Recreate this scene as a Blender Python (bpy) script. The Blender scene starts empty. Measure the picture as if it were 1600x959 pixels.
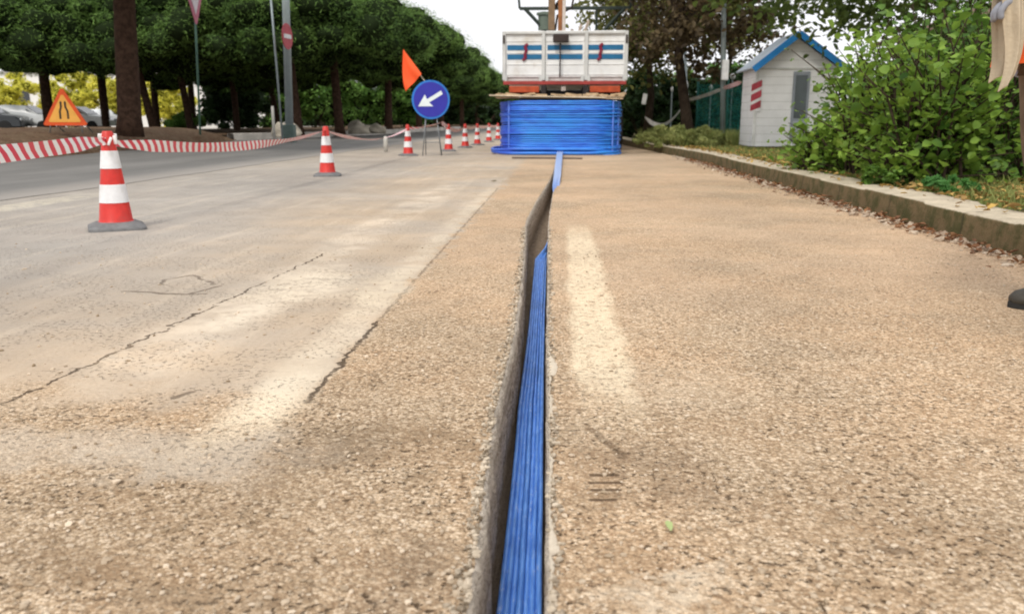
import bpy, bmesh, math, random
import numpy as np
from mathutils import Vector, Matrix, noise as mnoise
R = math.radians
random.seed(7)
rng = np.random.default_rng(7)
sc = bpy.context.scene
COL = sc.collection

# ------------------------------------------------------------------ camera
CAM_H, FPX, HORIZ, VPX = 0.62, 1300.0, 190.0, 875.0
P = math.atan((479.5 - HORIZ) / FPX)
A = math.atan((VPX - 800) * math.cos(P) / FPX)
cF = Vector((-math.sin(A) * math.cos(P), math.cos(A) * math.cos(P), -math.sin(P)))
cR = Vector((math.cos(A), math.sin(A), 0))
cU = cR.cross(cF)
C0 = Vector((0, 0, CAM_H))
def ray(px, py): return cF * FPX + cR * (px - 800) - cU * (py - 479.5)
def G(px, py, z=0.0):
    d = ray(px, py); t = (z - CAM_H) / d.z
    return C0 + d * t
def at(px, py, Y):
    d = ray(px, py)
    return C0 + d * (Y / d.y)
cam = bpy.data.cameras.new('camera'); cam.lens = 36 * FPX / 1600; cam.sensor_width = 36
cam.clip_end = 3000; cam.clip_start = 0.05
co = bpy.data.objects.new('camera', cam); COL.objects.link(co)
co.location = C0; co.rotation_euler = (math.pi / 2 - P, 0, A)
cam.dof.use_dof = True; cam.dof.focus_distance = 2.6; cam.dof.aperture_fstop = 5.6
sc.camera = co

# ------------------------------------------------------------------ node helpers
class NT:
    def __init__(s, name, world=None):
        if world is None:
            s.m = bpy.data.materials.new(name); s.m.use_nodes = True
            s.t = s.m.node_tree
            s.out = [n for n in s.t.nodes if n.type == 'OUTPUT_MATERIAL'][0]
            s.b = s.t.nodes['Principled BSDF']
        s.pos = None
    def new(s, k, **kw):
        n = s.t.nodes.new(k)
        for a, v in kw.items(): setattr(n, a, v)
        return n
    def put(s, sock, v):
        if isinstance(v, bpy.types.NodeSocket): s.t.links.new(v, sock)
        elif isinstance(v, (tuple, list)) and len(v) == 3 and sock.type == 'RGBA': sock.default_value = (*v, 1)
        else: sock.default_value = v
    def ma(s, op, a, b=0.0, c=0.0, clamp=False):
        n = s.new('ShaderNodeMath', operation=op, use_clamp=clamp)
        s.put(n.inputs[0], a); s.put(n.inputs[1], b)
        if op in ('MULTIPLY_ADD', 'SMOOTH_MIN'): s.put(n.inputs[2], c)
        return n.outputs[0]
    def mix(s, f, a, b, mode='MIX'):
        n = s.new('ShaderNodeMix', data_type='RGBA', blend_type=mode)
        s.put(n.inputs[0], f); s.put(n.inputs[6], a); s.put(n.inputs[7], b)
        return n.outputs[2]
    def P(s):
        if s.pos is None: s.pos = s.new('ShaderNodeNewGeometry').outputs['Position']
        return s.pos
    def O(s): return s.new('ShaderNodeTexCoord').outputs['Object']
    def xyz(s, v=None):
        n = s.new('ShaderNodeSeparateXYZ'); s.put(n.inputs[0], v or s.P()); return n.outputs
    def scl(s, v, xyz):
        n = s.new('ShaderNodeVectorMath', operation='MULTIPLY'); s.put(n.inputs[0], v); n.inputs[1].default_value = xyz
        return n.outputs[0]
    def noise(s, scale, detail=4, rough=.55, v=None, out='Fac'):
        n = s.new('ShaderNodeTexNoise'); s.put(n.inputs['Vector'], v or s.P())
        n.inputs['Scale'].default_value = scale; n.inputs['Detail'].default_value = detail; n.inputs['Roughness'].default_value = rough
        return n.outputs[out]
    def vor(s, scale, v=None, feature='F1', out='Distance'):
        n = s.new('ShaderNodeTexVoronoi', feature=feature); s.put(n.inputs['Vector'], v or s.P())
        n.inputs['Scale'].default_value = scale
        return n.outputs[out]
    def step(s, x, a, b, ta=0.0, tb=1.0):
        n = s.new('ShaderNodeMapRange', interpolation_type='SMOOTHSTEP')
        s.put(n.inputs[0], x)
        if a > b: a, b, ta, tb = b, a, tb, ta
        n.inputs[1].default_value = a; n.inputs[2].default_value = b; n.inputs[3].default_value = ta; n.inputs[4].default_value = tb
        return n.outputs[0]
    def bump(s, h, strength=.5, dist=.01):
        n = s.new('ShaderNodeBump'); s.put(n.inputs['Height'], h)
        n.inputs['Strength'].default_value = strength; n.inputs['Distance'].default_value = dist
        s.t.links.new(n.outputs[0], s.b.inputs['Normal'])
    def fin(s, col, rough=.8, spec=.3, metal=0):
        s.put(s.b.inputs['Base Color'], col); s.put(s.b.inputs['Roughness'], rough)
        s.b.inputs['Specular IOR Level'].default_value = spec; s.b.inputs['Metallic'].default_value = metal
        return s.m
MATS = {}
def mat(name, col, rough=.7, var=.25, scale=6, spec=.3, metal=0, bump=0, bscale=60, dirt=None):
    if name in MATS: return MATS[name]
    n = NT(name); o = n.O()
    f = n.noise(scale, 5, .6, o)
    f = n.step(f, .3, .7)
    dark = tuple(c * (1 - var) for c in col)
    c = n.mix(f, dark, col)
    if dirt:
        g = n.step(n.noise(scale * .37, 6, .7, o), .48, .68)
        c = n.mix(n.ma('MULTIPLY', g, .7), c, dirt)
    if bump: n.bump(n.noise(bscale, 4, .6, o), bump, .01)
    MATS[name] = n.fin(c, rough, spec, metal)
    return MATS[name]
def leafmat(name, c1, c2, trans=.25, rough=.6, big=1.2):
    if name in MATS: return MATS[name]
    n = NT(name)
    r = n.new('ShaderNodeNewGeometry').outputs['Random Per Island']
    f = n.noise(big, 3, .6)
    f = n.ma('ADD', n.ma('MULTIPLY', r, .55), n.step(f, .35, .65, 0, .5), clamp=True)
    c = n.mix(f, c1, c2)
    n.fin(c, rough, .25)
    if trans:
        tr = n.new('ShaderNodeBsdfTranslucent'); n.put(tr.inputs[0], n.mix(.5, c, c2))
        mx = n.new('ShaderNodeMixShader'); mx.inputs[0].default_value = trans
        n.t.links.new(n.b.outputs[0], mx.inputs[1]); n.t.links.new(tr.outputs[0], mx.inputs[2])
        n.t.links.new(mx.outputs[0], n.out.inputs[0])
    MATS[name] = n.m
    return n.m

# ------------------------------------------------------------------ object helpers
def tag(o, label=None, cat=None, group=None, kind=None):
    if label: o['label'] = label
    if cat: o['category'] = cat
    if group: o['group'] = group
    if kind: o['kind'] = kind
    return o
def empty(name, loc=(0, 0, 0), rz=0, label=None, cat=None, group=None):
    o = bpy.data.objects.new(name, None); COL.objects.link(o)
    o.location = loc; o.rotation_euler = (0, 0, rz); o.empty_display_size = .2
    return tag(o, label, cat, group)
def link(name, me, m=None, parent=None, smooth=False):
    if m is not None: me.materials.append(m)
    if smooth: me.polygons.foreach_set('use_smooth', [True] * len(me.polygons))
    o = bpy.data.objects.new(name, me); COL.objects.link(o)
    if parent: o.parent = parent
    return o
def pyd(name, vs, fs, m=None, parent=None, smooth=False):
    me = bpy.data.meshes.new(name); me.from_pydata([tuple(v) for v in vs], [], fs); me.update()
    return link(name, me, m, parent, smooth)
class MB:
    def __init__(s): s.b = bmesh.new()
    def box(s, c, d, rot=None, bev=0):
        r = bmesh.ops.create_cube(s.b, size=1)['verts']
        M = Matrix.Translation(c) @ (rot.to_4x4() if rot else Matrix()) @ Matrix.Diagonal((*d, 1))
        bmesh.ops.transform(s.b, matrix=M, verts=r)
        if bev:
            es = list({e for v in r for e in v.link_edges})
            bmesh.ops.bevel(s.b, geom=es, offset=bev, segments=2, affect='EDGES', profile=.5)
        return s
    def tube(s, pts, rad, n=8, caps=True):
        pts = [Vector(p) for p in pts]
        rad = rad if isinstance(rad, (list, tuple)) else [rad] * len(pts)
        rings = []; prev = None
        for i, p in enumerate(pts):
            t = (pts[min(i + 1, len(pts) - 1)] - pts[max(i - 1, 0)]).normalized()
            if prev is None:
                u = t.cross(Vector((0, 0, 1)))
                if u.length < .05: u = t.cross(Vector((1, 0, 0)))
            else: u = prev - t * prev.dot(t)
            u.normalize(); prev = u; w = t.cross(u)
            rings.append([s.b.verts.new(p + (u * math.cos(a) + w * math.sin(a)) * rad[i]) for a in [2 * math.pi * k / n for k in range(n)]])
        for a, b in zip(rings, rings[1:]):
            for k in range(n): s.b.faces.new((a[k], a[(k + 1) % n], b[(k + 1) % n], b[k]))
        if caps:
            s.b.faces.new(rings[0][::-1]); s.b.faces.new(rings[-1])
        return s
    def lathe(s, prof, n=24, c=(0, 0, 0), sx=1, sy=1):
        rings = [[s.b.verts.new((c[0] + r * sx * math.cos(2 * math.pi * k / n), c[1] + r * sy * math.sin(2 * math.pi * k / n), c[2] + z)) for k in range(n)] for r, z in prof]
        for a, b in zip(rings, rings[1:]):
            for k in range(n): s.b.faces.new((a[k], a[(k + 1) % n], b[(k + 1) % n], b[k]))
        if prof[0][0] > 1e-4: s.b.faces.new(rings[0][::-1])
        if prof[-1][0] > 1e-4: s.b.faces.new(rings[-1])
        return s
    def loft(s, rings, close=True):
        vr = [[s.b.verts.new(p) for p in r] for r in rings]
        n = len(vr[0])
        for a, b in zip(vr, vr[1:]):
            for k in range(n): s.b.faces.new((a[k], a[(k + 1) % n], b[(k + 1) % n], b[k]))
        if close: s.b.faces.new(vr[0][::-1]); s.b.faces.new(vr[-1])
        return s
    def prism(s, poly, d, M=None):
        """poly in xz, extruded along y by d (centered)"""
        a = [s.b.verts.new((x, -d / 2, z)) for x, z in poly]; b = [s.b.verts.new((x, d / 2, z)) for x, z in poly]
        s.b.faces.new(a); s.b.faces.new(b[::-1])
        n = len(a)
        for k in range(n): s.b.faces.new((a[(k + 1) % n], a[k], b[k], b[(k + 1) % n]))
        if M: bmesh.ops.transform(s.b, matrix=M, verts=a + b)
        return s
    def build(s, name, m=None, parent=None, smooth=False, loc=None, ang=None):
        bmesh.ops.recalc_face_normals(s.b, faces=s.b.faces)
        me = bpy.data.meshes.new(name); s.b.to_mesh(me); s.b.free()
        o = link(name, me, m, parent, smooth)
        if smooth and ang: me.set_sharp_from_angle(angle=R(ang))
        if loc: o.location = loc
        return o
def copy_tree(o, parent=None):
    c = o.copy(); COL.objects.link(c); c.parent = parent
    for ch in [x for x in COL.objects if x.parent == o]: copy_tree(ch, c)
    return c

def leaf_mesh(name, cen, size, asp=.5, up=.4, fold=.25, droop=0, kind='leaf'):
    """many separate leaf faces: cen (n,3), size (n,)"""
    n = len(cen); cen = np.asarray(cen); size = np.asarray(size).reshape(n, 1)
    nr = rng.normal(size=(n, 3)); nr[:, 2] = np.abs(nr[:, 2]) + up; nr /= np.linalg.norm(nr, axis=1, keepdims=True)
    t = rng.normal(size=(n, 3)); t[:, 2] -= droop; t -= nr * (t * nr).sum(1, keepdims=True); t /= np.linalg.norm(t, axis=1, keepdims=True) + 1e-9
    w = np.cross(nr, t)
    if kind == 'leaf':
        L = [(0, 0, 0), (.35, .5, fold), (.75, .38, fold * .8), (1.0, 0, 0), (.75, -.38, fold * .8), (.35, -.5, fold)]
        F = [(0, 1, 2, 3), (0, 3, 4, 5)]
    else:
        L = [(0, .5, 0), (0, -.5, 0), (1, 0, 0)]; F = [(0, 1, 2)]
    k = len(L)
    V = np.stack([cen + size * (t * (a - .5) + w * (b * asp) + nr * (c * asp)) for a, b, c in L], 1).reshape(-1, 3)
    base = (np.arange(n) * k)
    faces = []
    me = bpy.data.meshes.new(name)
    fl = np.array([len(f) for f in F]); lp = np.concatenate([np.array(f) for f in F])
    loops = (base[:, None] + lp[None, :]).ravel()
    me.vertices.add(len(V)); me.vertices.foreach_set('co', V.ravel().astype(np.float32))
    me.loops.add(len(loops)); me.loops.foreach_set('vertex_index', loops.astype(np.int32))
    tot = np.tile(fl, n); st = np.concatenate([[0], np.cumsum(tot)[:-1]])
    me.polygons.add(len(tot)); me.polygons.foreach_set('loop_start', st.astype(np.int32)); me.polygons.foreach_set('loop_total', tot.astype(np.int32))
    me.update(calc_edges=True); me.validate()
    return me
def ball(n, shell=.5):
    d = rng.normal(size=(n, 3)); d /= np.linalg.norm(d, axis=1, keepdims=True)
    return d * (shell + (1 - shell) * rng.random((n, 1))) 

# ------------------------------------------------------------------ world and light
w = bpy.data.worlds.new('World'); sc.world = w; w.use_nodes = True
nt = w.node_tree; bg = nt.nodes['Background']
sky = nt.nodes.new('ShaderNodeTexSky'); sky.sky_type = 'NISHITA'; sky.sun_disc = False
SUN_EL, SUN_AZ = R(48), R(196)
sky.sun_elevation = SUN_EL; sky.sun_rotation = SUN_AZ
sky.air_density = 1.0; sky.dust_density = 4.0
hs = nt.nodes.new('ShaderNodeHueSaturation'); hs.inputs['Saturation'].default_value = .25
nt.links.new(sky.outputs[0], hs.inputs['Color'])
tc = nt.nodes.new('ShaderNodeTexCoord'); cn = nt.nodes.new('ShaderNodeTexNoise'); cn.inputs['Scale'].default_value = 2.2; cn.inputs['Detail'].default_value = 5
nt.links.new(tc.outputs['Generated'], cn.inputs['Vector'])
cr = nt.nodes.new('ShaderNodeMapRange'); cr.inputs[1].default_value = .3; cr.inputs[2].default_value = .7; cr.inputs[3].default_value = 10.2; cr.inputs[4].default_value = 12.4
nt.links.new(cn.outputs[0], cr.inputs[0])
cc = nt.nodes.new('ShaderNodeCombineColor')
mm = nt.nodes.new('ShaderNodeMath'); mm.operation = 'MULTIPLY'; mm.inputs[1].default_value = 1.03
nt.links.new(cr.outputs[0], cc.inputs[0]); nt.links.new(cr.outputs[0], cc.inputs[1]); nt.links.new(cr.outputs[0], mm.inputs[0]); nt.links.new(mm.outputs[0], cc.inputs[2])
mx = nt.nodes.new('ShaderNodeMix'); mx.data_type = 'RGBA'; mx.inputs[0].default_value = .82
nt.links.new(hs.outputs[0], mx.inputs[6]); nt.links.new(cc.outputs[0], mx.inputs[7]); nt.links.new(mx.outputs[2], bg.inputs[0])
bg.inputs[1].default_value = .112
sl = bpy.data.lights.new('sun', 'SUN'); sl.energy = 1.9; sl.angle = R(14); sl.color = (1, .95, .87)
so = bpy.data.objects.new('sun', sl); COL.objects.link(so)
# sky sun_rotation is measured clockwise from +Y seen from above
sd = Vector((math.sin(SUN_AZ) * math.cos(SUN_EL), math.cos(SUN_AZ) * math.cos(SUN_EL), math.sin(SUN_EL)))
so.rotation_euler = sd.to_track_quat('Z', 'Y').to_euler()
sc.view_settings.view_transform = 'Standard'; sc.view_settings.look = 'None'; sc.view_settings.exposure = 0
sc.cycles.filter_width = 1.9 if hasattr(sc, 'cycles') else 1.5
sc.cycles.max_bounces = 6; sc.cycles.transparent_max_bounces = 8

# ------------------------------------------------------------------ road material
def road_material():
    n = NT('worn_chip_seal'); X, Y, Z = n.xyz()
    w1 = n.noise(3.0, 5, .6); w2 = n.noise(14, 4, .6)
    warp = n.ma('ADD', n.ma('MULTIPLY', n.ma('SUBTRACT', w1, .5), .10), n.ma('MULTIPLY', n.ma('SUBTRACT', w2, .5), .035))
    xw = n.ma('ADD', X, warp)
    wy = n.ma('ADD', Y, n.ma('MULTIPLY', n.ma('SUBTRACT', w1, .5), .7))
    # stones: three sizes
    vA = n.vor(128, out='Color'); dA = n.vor(128); vB = n.vor(240, out='Color'); dB = n.vor(240); vC = n.vor(58, out='Color'); dC = n.vor(58)
    sA = n.new('ShaderNodeSeparateColor'); n.put(sA.inputs[0], vA)
    sB = n.new('ShaderNodeSeparateColor'); n.put(sB.inputs[0], vB)
    sC = n.new('ShaderNodeSeparateColor'); n.put(sC.inputs[0], vC)
    g = n.ma('ADD', n.ma('MULTIPLY', sA.outputs[0], .5), n.ma('MULTIPLY', sB.outputs[0], .5))
    def ramp(v, cols):
        r = n.new('ShaderNodeValToRGB'); n.put(r.inputs[0], v)
        e = r.color_ramp.elements
        while len(e) < len(cols): e.new(.5)
        for k, (p, c) in enumerate(cols): e[k].position = p; e[k].color = (*c, 1)
        return r.outputs[0]
    stone = ramp(g, [(.12, (.31, .20, .12)), (.35, (.45, .315, .20)), (.6, (.56, .41, .27)), (.85, (.74, .59, .43))])
    stone2 = ramp(g, [(.12, (.22, .155, .095)), (.35, (.36, .27, .18)), (.6, (.48, .375, .265)), (.88, (.68, .57, .44))])
    tone = n.step(n.noise(1.3, 5, .65), .38, .64)
    chip = n.mix(tone, stone2, stone)
    # bigger pits and gaps between stones
    gap = n.step(dA, .45, .8)
    chip = n.mix(n.ma('MULTIPLY', gap, .5), chip, (.12, .08, .045))
    chip = n.mix(n.ma('MULTIPLY', n.step(wy, 2.1, 1.2), n.ma('MULTIPLY', n.step(n.noise(2.6, 5, .7), .45, .62), .38)), chip, (.24, .165, .10))
    chip = n.mix(n.ma('MULTIPLY', n.step(n.noise(6, 5, .7), .5, .68), .3), chip, (.30, .22, .14))
    pit = n.ma('MULTIPLY', n.step(n.noise(70, 3, .6), .57, .68), n.step(n.noise(4, 3, .5), .40, .55))
    near = n.step(wy, 2.4, 1.3)
    chip = n.mix(n.ma('MULTIPLY', pit, n.ma('MULTIPLY_ADD', near, .7, .25)), chip, (.075, .045, .022))
    pale = n.ma('MULTIPLY', n.step(n.noise(75, 3, .6), .62, .72), .55)
    chip = n.mix(pale, chip, (.72, .62, .48))
    # orange warm tone further up the lane
    warm = n.ma('MULTIPLY', n.step(wy, 2.2, 3.6), n.step(n.noise(.9, 4, .6), .3, .6))
    chip = n.mix(n.ma('MULTIPLY', warm, .4), chip, (.58, .42, .29))
    # smooth worn asphalt to the left of the patch edge
    sm = ramp(n.noise(75, 6, .8), [(.25, (.22, .175, .13)), (.5, (.44, .365, .285)), (.75, (.57, .49, .40))])
    tanl = n.mix(n.step(n.noise(.8, 5, .65), .35, .65), (.54, .415, .29), (.42, .37, .315))
    sm = n.mix(.55, sm, tanl)
    grey = n.step(xw, -1.3, -2.6)
    sm = n.mix(n.ma('MULTIPLY', grey, .8), sm, n.mix(n.noise(30, 5, .7), (.28, .265, .245), (.40, .38, .355)))
    # streaks parallel with the road
    st = n.noise(1.0, 5, .65, n.scl(n.P(), (9, .7, 1)))
    sm = n.mix(n.ma('MULTIPLY', n.step(st, .50, .72), .22), sm, (.74, .63, .49))
    sm = n.mix(n.ma('MULTIPLY', n.step(st, .46, .3), .16), sm, (.27, .23, .19))
    edge_ = n.ma('ADD', xw, n.ma('MULTIPLY', n.ma('MULTIPLY', n.ma('SUBTRACT', n.noise(7, 6, .75), .5), .5), n.step(wy, 2.6, 4.5)))
    left = n.ma('MULTIPLY', n.step(edge_, -.545, -.60), n.step(wy, 1.62, 1.9))
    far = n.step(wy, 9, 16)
    col = n.mix(left, chip, sm)
    # lower left: grey ground-out patch
    gp = n.ma('MULTIPLY', n.ma('MULTIPLY', n.step(xw, -.52, -.60), n.step(xw, -1.5, -1.2)), n.ma('MULTIPLY', n.step(wy, 1.3, 1.42), n.step(wy, 1.62, 1.5)))
    col = n.mix(n.ma('MULTIPLY', gp, .55), col, n.mix(n.noise(120, 3, .6), (.38, .33, .27), (.60, .53, .44)))
    # faded painted lines
    def stripe(x0, x1, y0, y1, soft, amt, c, ns=9, lo=.36, hi=.6):
        f = n.ma('MULTIPLY', n.step(xw, x0 - soft, x0 + soft), n.step(xw, x1 + soft, x1 - soft))
        f = n.ma('MULTIPLY', f, n.ma('MULTIPLY', n.step(wy, y0 - .2, y0 + .2), n.step(wy, y1 + .6, y1 - .6)))
        f = n.ma('MULTIPLY', f, n.step(n.noise(ns, 5, .75), lo, hi))
        return n.mix(n.ma('MULTIPLY', f, amt), col, c)
    col = stripe(-1.22, -.96, 1.9, 8.5, .08, .5, (.76, .66, .53), 2.6, .38, .62)
    col = stripe(-.70, -.59, 1.70, 8, .04, .42, (.78, .68, .53), 4, .34, .58)
    col = stripe(-.72, -.58, 1.58, 1.95, .04, .85, (.84, .74, .58), 6, .25, .45)
    col = stripe(.045, .19, 1.85, 4.9, .022, .72, (.76, .66, .49), 30, .30, .55)
    col = stripe(.04, .20, 1.6, 2.6, .02, .35, (.74, .63, .47), 40, .45, .6)
    col = stripe(-4.2, -3.9, 4.5, 7, .04, .5, (.70, .64, .5), 8)
    # segments: cracks and scuffs
    def seg(a, b, wd, amp=.04):
        ax, ay = a; bx, by = b; dx, dy = bx - ax, by - ay; L2 = dx * dx + dy * dy
        px = n.ma('SUBTRACT', n.ma('ADD', X, n.ma('MULTIPLY', n.ma('SUBTRACT', w2, .5), amp)), ax)
        py = n.ma('SUBTRACT', n.ma('ADD', Y, n.ma('MULTIPLY', n.ma('SUBTRACT', w1, .5), amp * 2)), ay)
        t = n.ma('DIVIDE', n.ma('ADD', n.ma('MULTIPLY', px, dx), n.ma('MULTIPLY', py, dy)), L2, clamp=True)
        ex = n.ma('SUBTRACT', px, n.ma('MULTIPLY', t, dx)); ey = n.ma('SUBTRACT', py, n.ma('MULTIPLY', t, dy))
        d = n.ma('SQRT', n.ma('ADD', n.ma('MULTIPLY', ex, ex), n.ma('MULTIPLY', ey, ey)))
        return n.step(d, wd, wd * .35)
    brk = n.step(n.noise(5.5, 4, .7), .36, .5); brk2 = n.step(n.noise(11, 3, .7), .36, .48)
    crack = n.ma('MULTIPLY', n.ma('MULTIPLY', seg((-.565, 1.75), (-.57, 2.6), .009, .07), 1), brk)
    crack = n.ma('MAXIMUM', crack, n.ma('MULTIPLY', seg((-.57, 2.6), (-.585, 8.0), .007, .05), n.ma('MULTIPLY', brk, .55)))
    crack = n.ma('MAXIMUM', crack, n.ma('MULTIPLY', seg((-1.24, 1.7), (-1.12, 3.9), .006, .09), brk2))
    for pa, pb in (((195, 455), (320, 460)), ((255, 438), (300, 431)), ((300, 431), (335, 444)), ((255, 438), (250, 447)), ((300, 458), (342, 447))):
        a, b = G(*pa), G(*pb)
        crack = n.ma('MAXIMUM', crack, n.ma('MULTIPLY', seg((a.x, a.y), (b.x, b.y), .011, .06), n.ma('MULTIPLY', brk2, .7)))
    a, b = G(272, 620), G(300, 612)
    crack = n.ma('MAXIMUM', crack, n.ma('MULTIPLY', seg((a.x, a.y), (b.x, b.y), .012, .03), .7))
    col = n.mix(n.ma('MULTIPLY', crack, .85), col, (.055, .035, .02))
    # damp / worn dark stains
    def blob(px, py, rx, ry, amt, c, hi=.9):
        q = G(px, py)
        ex = n.ma('DIVIDE', n.ma('SUBTRACT', xw, q.x), rx); ey = n.ma('DIVIDE', n.ma('SUBTRACT', wy, q.y), ry)
        d = n.ma('SQRT', n.ma('ADD', n.ma('MULTIPLY', ex, ex), n.ma('MULTIPLY', ey, ey)))
        f = n.ma('MULTIPLY', n.step(d, 1.0, .3), n.step(n.noise(18, 4, .7), .28, .6))
        return n.mix(n.ma('MULTIPLY', f, amt), col, c)
    col = blob(640, 690, .33, .16, .55, (.20, .14, .085))
    col = blob(500, 720, .14, .15, .5, (.17, .125, .08))
    col = blob(660, 900, .12, .14, .5, (.19, .14, .095))
    col = blob(1010, 740, .20, .24, .6, (.20, .14, .09))
    col = blob(1110, 800, .16, .10, .4, (.20, .14, .09))
    col = blob(905, 690, .05, .22, .35, (.22, .17, .12))
    col = blob(1040, 930, .14, .05, .6, (.68, .60, .48))
    col = blob(480, 445, .25, .55, .7, (.80, .70, .55))
    col = blob(380, 490, .14, .22, .6, (.80, .70, .56))
    col = blob(600, 450, .16, .6, .5, (.76, .66, .50))
    col = blob(250, 560, .35, .25, .35, (.66, .50, .34))
    col = blob(120, 880, .25, .12, .55, (.22, .15, .09))
    col = blob(330, 920, .2, .08, .5, (.24, .18, .12))
    col = blob(300, 720, .4, .10, .3, (.46, .41, .35))
    col = blob(1010, 600, .3, .25, .3, (.60, .50, .38))
    sc_ = None
    for yy, x0, x1 in ((742, 925, 965), (754, 922, 968), (765, 925, 966), (780, 925, 960)):
        a, b = G(x0, yy), G(x1, yy)
        q = seg((a.x, a.y), (b.x, b.y), .0075, .012)
        sc_ = q if sc_ is None else n.ma('MAXIMUM', sc_, q)
    a, b = G(925, 670), G(975, 715); sc_ = n.ma('MAXIMUM', sc_, n.ma('MULTIPLY', seg((a.x, a.y), (b.x, b.y), .014, .02), .6))
    a, b = G(1370, 853), G(1415, 858); sc_ = n.ma('MAXIMUM', sc_, n.ma('MULTIPLY', seg((a.x, a.y), (b.x, b.y), .016, .05), .6))
    col = n.mix(n.ma('MULTIPLY', sc_, .9), col, (.085, .055, .032))
    # distant blend: dusty grey pavement
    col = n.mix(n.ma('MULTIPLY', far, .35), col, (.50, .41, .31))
    # broad patchiness
    br = n.noise(.55, 4, .6)
    hsv = n.new('ShaderNodeHueSaturation'); n.put(hsv.inputs['Color'], n.mix(1.0, col, n.mix(left, (1.17, 1.13, 1.07), (1.0, .985, .96)), 'MULTIPLY')); n.put(hsv.inputs['Value'], n.step(br, .3, .7, .88, 1.12))
    rough_l = n.ma('SUBTRACT', 1.0, n.ma('MULTIPLY', left, .75))
    h = n.ma('ADD', n.ma('MULTIPLY', n.ma('SUBTRACT', 1.0, dA), n.ma('MULTIPLY', sA.outputs[1], .9)), n.ma('MULTIPLY', n.ma('SUBTRACT', 1.0, dB), .45))
    h = n.ma('ADD', h, n.ma('MULTIPLY', n.ma('SUBTRACT', 1.0, n.step(dC, 0, .5)), n.ma('MULTIPLY', sC.outputs[0], -.7)))
    h = n.ma('SUBTRACT', n.ma('MULTIPLY', h, rough_l), n.ma('MULTIPLY', n.ma('MAXIMUM', crack, pit), 1.3))
    n.bump(h, 1.0, .0052)
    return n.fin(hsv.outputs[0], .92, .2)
M_road = road_material()

# trench outline: (px left, px right, py)
LIP = [(726, 857, 985), (731, 857, 959), (745, 857, 860), (757, 857, 760), (775, 858, 640), (790, 857, 580), (803, 856, 520), (811, 857, 465), (816, 857, 420),
       (819, 857, 380), (822, 857.5, 345), (838, 862, 314), (858, 868, 283), (864, 872, 270), (868, 875, 258)]
LP = [(G(l, y), G(r, y)) for l, r, y in LIP]
ys = np.array([(a.y + b.y) / 2 for a, b in LP]); xl = np.array([a.x for a, b in LP]); xr = np.array([b.x for a, b in LP])
Y_END = ys[-1] + .3
def lips(y):
    l, r = np.interp(y, ys, xl), np.interp(y, ys, xr)
    if y < ys[0]: l, r = xl[0] + .0, xr[0]
    if y > ys[-1]:
        k = min(1, (y - ys[-1]) / .3); mid = (l + r) / 2; l, r = l + (mid - l) * k * .92, r + (mid - r) * k * .92
    cl = (mnoise.noise(Vector((y * 7, 0, 1))) * .004 + mnoise.noise(Vector((y * 30, 3, 1))) * .005 + mnoise.noise(Vector((y * 80, 3, 1))) * .004)
    crr = (mnoise.noise(Vector((y * 8, 7, 4))) * .003 + mnoise.noise(Vector((y * 42, 9, 1))) * .004 + mnoise.noise(Vector((y * 110, 9, 1))) * .003)
    k = 1 if y < ys[-1] else 0
    return l + cl * k, r + crr * k
yy = list(np.arange(-1.5, .7, .03)) + list(np.arange(.7, 2.6, .004)) + list(np.arange(2.6, 3.2, .008)) + list(np.arange(3.2, Y_END, .03)) + [Y_END]
Lp = [lips(y) for y in yy]
XL, XR = -70.0, 2.22
def road_sheet():
    vs, fs = [], []
    for y, (l, r) in zip(yy, Lp):
        vs += [(XL, y, 0), (-.6, y, 0), (l - .02, y, 0), (l - .002, y, -.0015), (r + .003, y, -.002), (r + .015, y, 0), (1.0, y, 0), (XR, y, 0)]
    for i in range(len(yy) - 1):
        a, b = i * 8, i * 8 + 8
        for k in (0, 1, 2, 4, 5, 6): fs.append((a + k, a + k + 1, b + k + 1, b + k))
    k = len(vs)
    vs += [(XL, Y_END, 0), (XR, Y_END, 0), (XR, 240, 0), (XL, 240, 0), (XL, -1.5, 0), (XL, -12, 0), (XR, -12, 0), (XR, -1.5, 0)]
    fs += [(k, k + 1, k + 2, k + 3), (k + 4, k + 5, k + 6, k + 7)]
    o = pyd('road', vs, fs, M_road); tag(o, kind='structure'); return o
road_sheet()

# trench walls and floor
def trench_mat():
    n = NT('cut_asphalt'); X, Y, Z = n.xyz()
    v = n.scl(n.P(), (1, .16, 1))
    a = n.noise(55, 6, .7, v); b = n.noise(120, 4, .7)
    c = n.mix(n.step(a, .3, .7), (.36, .29, .22), (.74, .63, .51))
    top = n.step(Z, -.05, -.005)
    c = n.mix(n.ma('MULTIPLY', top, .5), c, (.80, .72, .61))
    c = n.mix(n.ma('MULTIPLY', n.step(b, .52, .66), .6), c, (.15, .10, .065))
    c = n.mix(n.ma('MULTIPLY', n.step(n.noise(9, 5, .7, n.scl(n.P(), (1, .12, 9))), .5, .62), .45), c, (.26, .19, .13))
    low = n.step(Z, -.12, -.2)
    c = n.mix(n.ma('MULTIPLY', low, .7), c, (.16, .11, .07))  # shade deepening toward the trench floor, painted into the wall colour
    n.bump(n.ma('ADD', n.ma('MULTIPLY', a, .8), b), 1.0, .011)
    return n.fin(c, .95, .1)
DEPTH = .205
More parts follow.
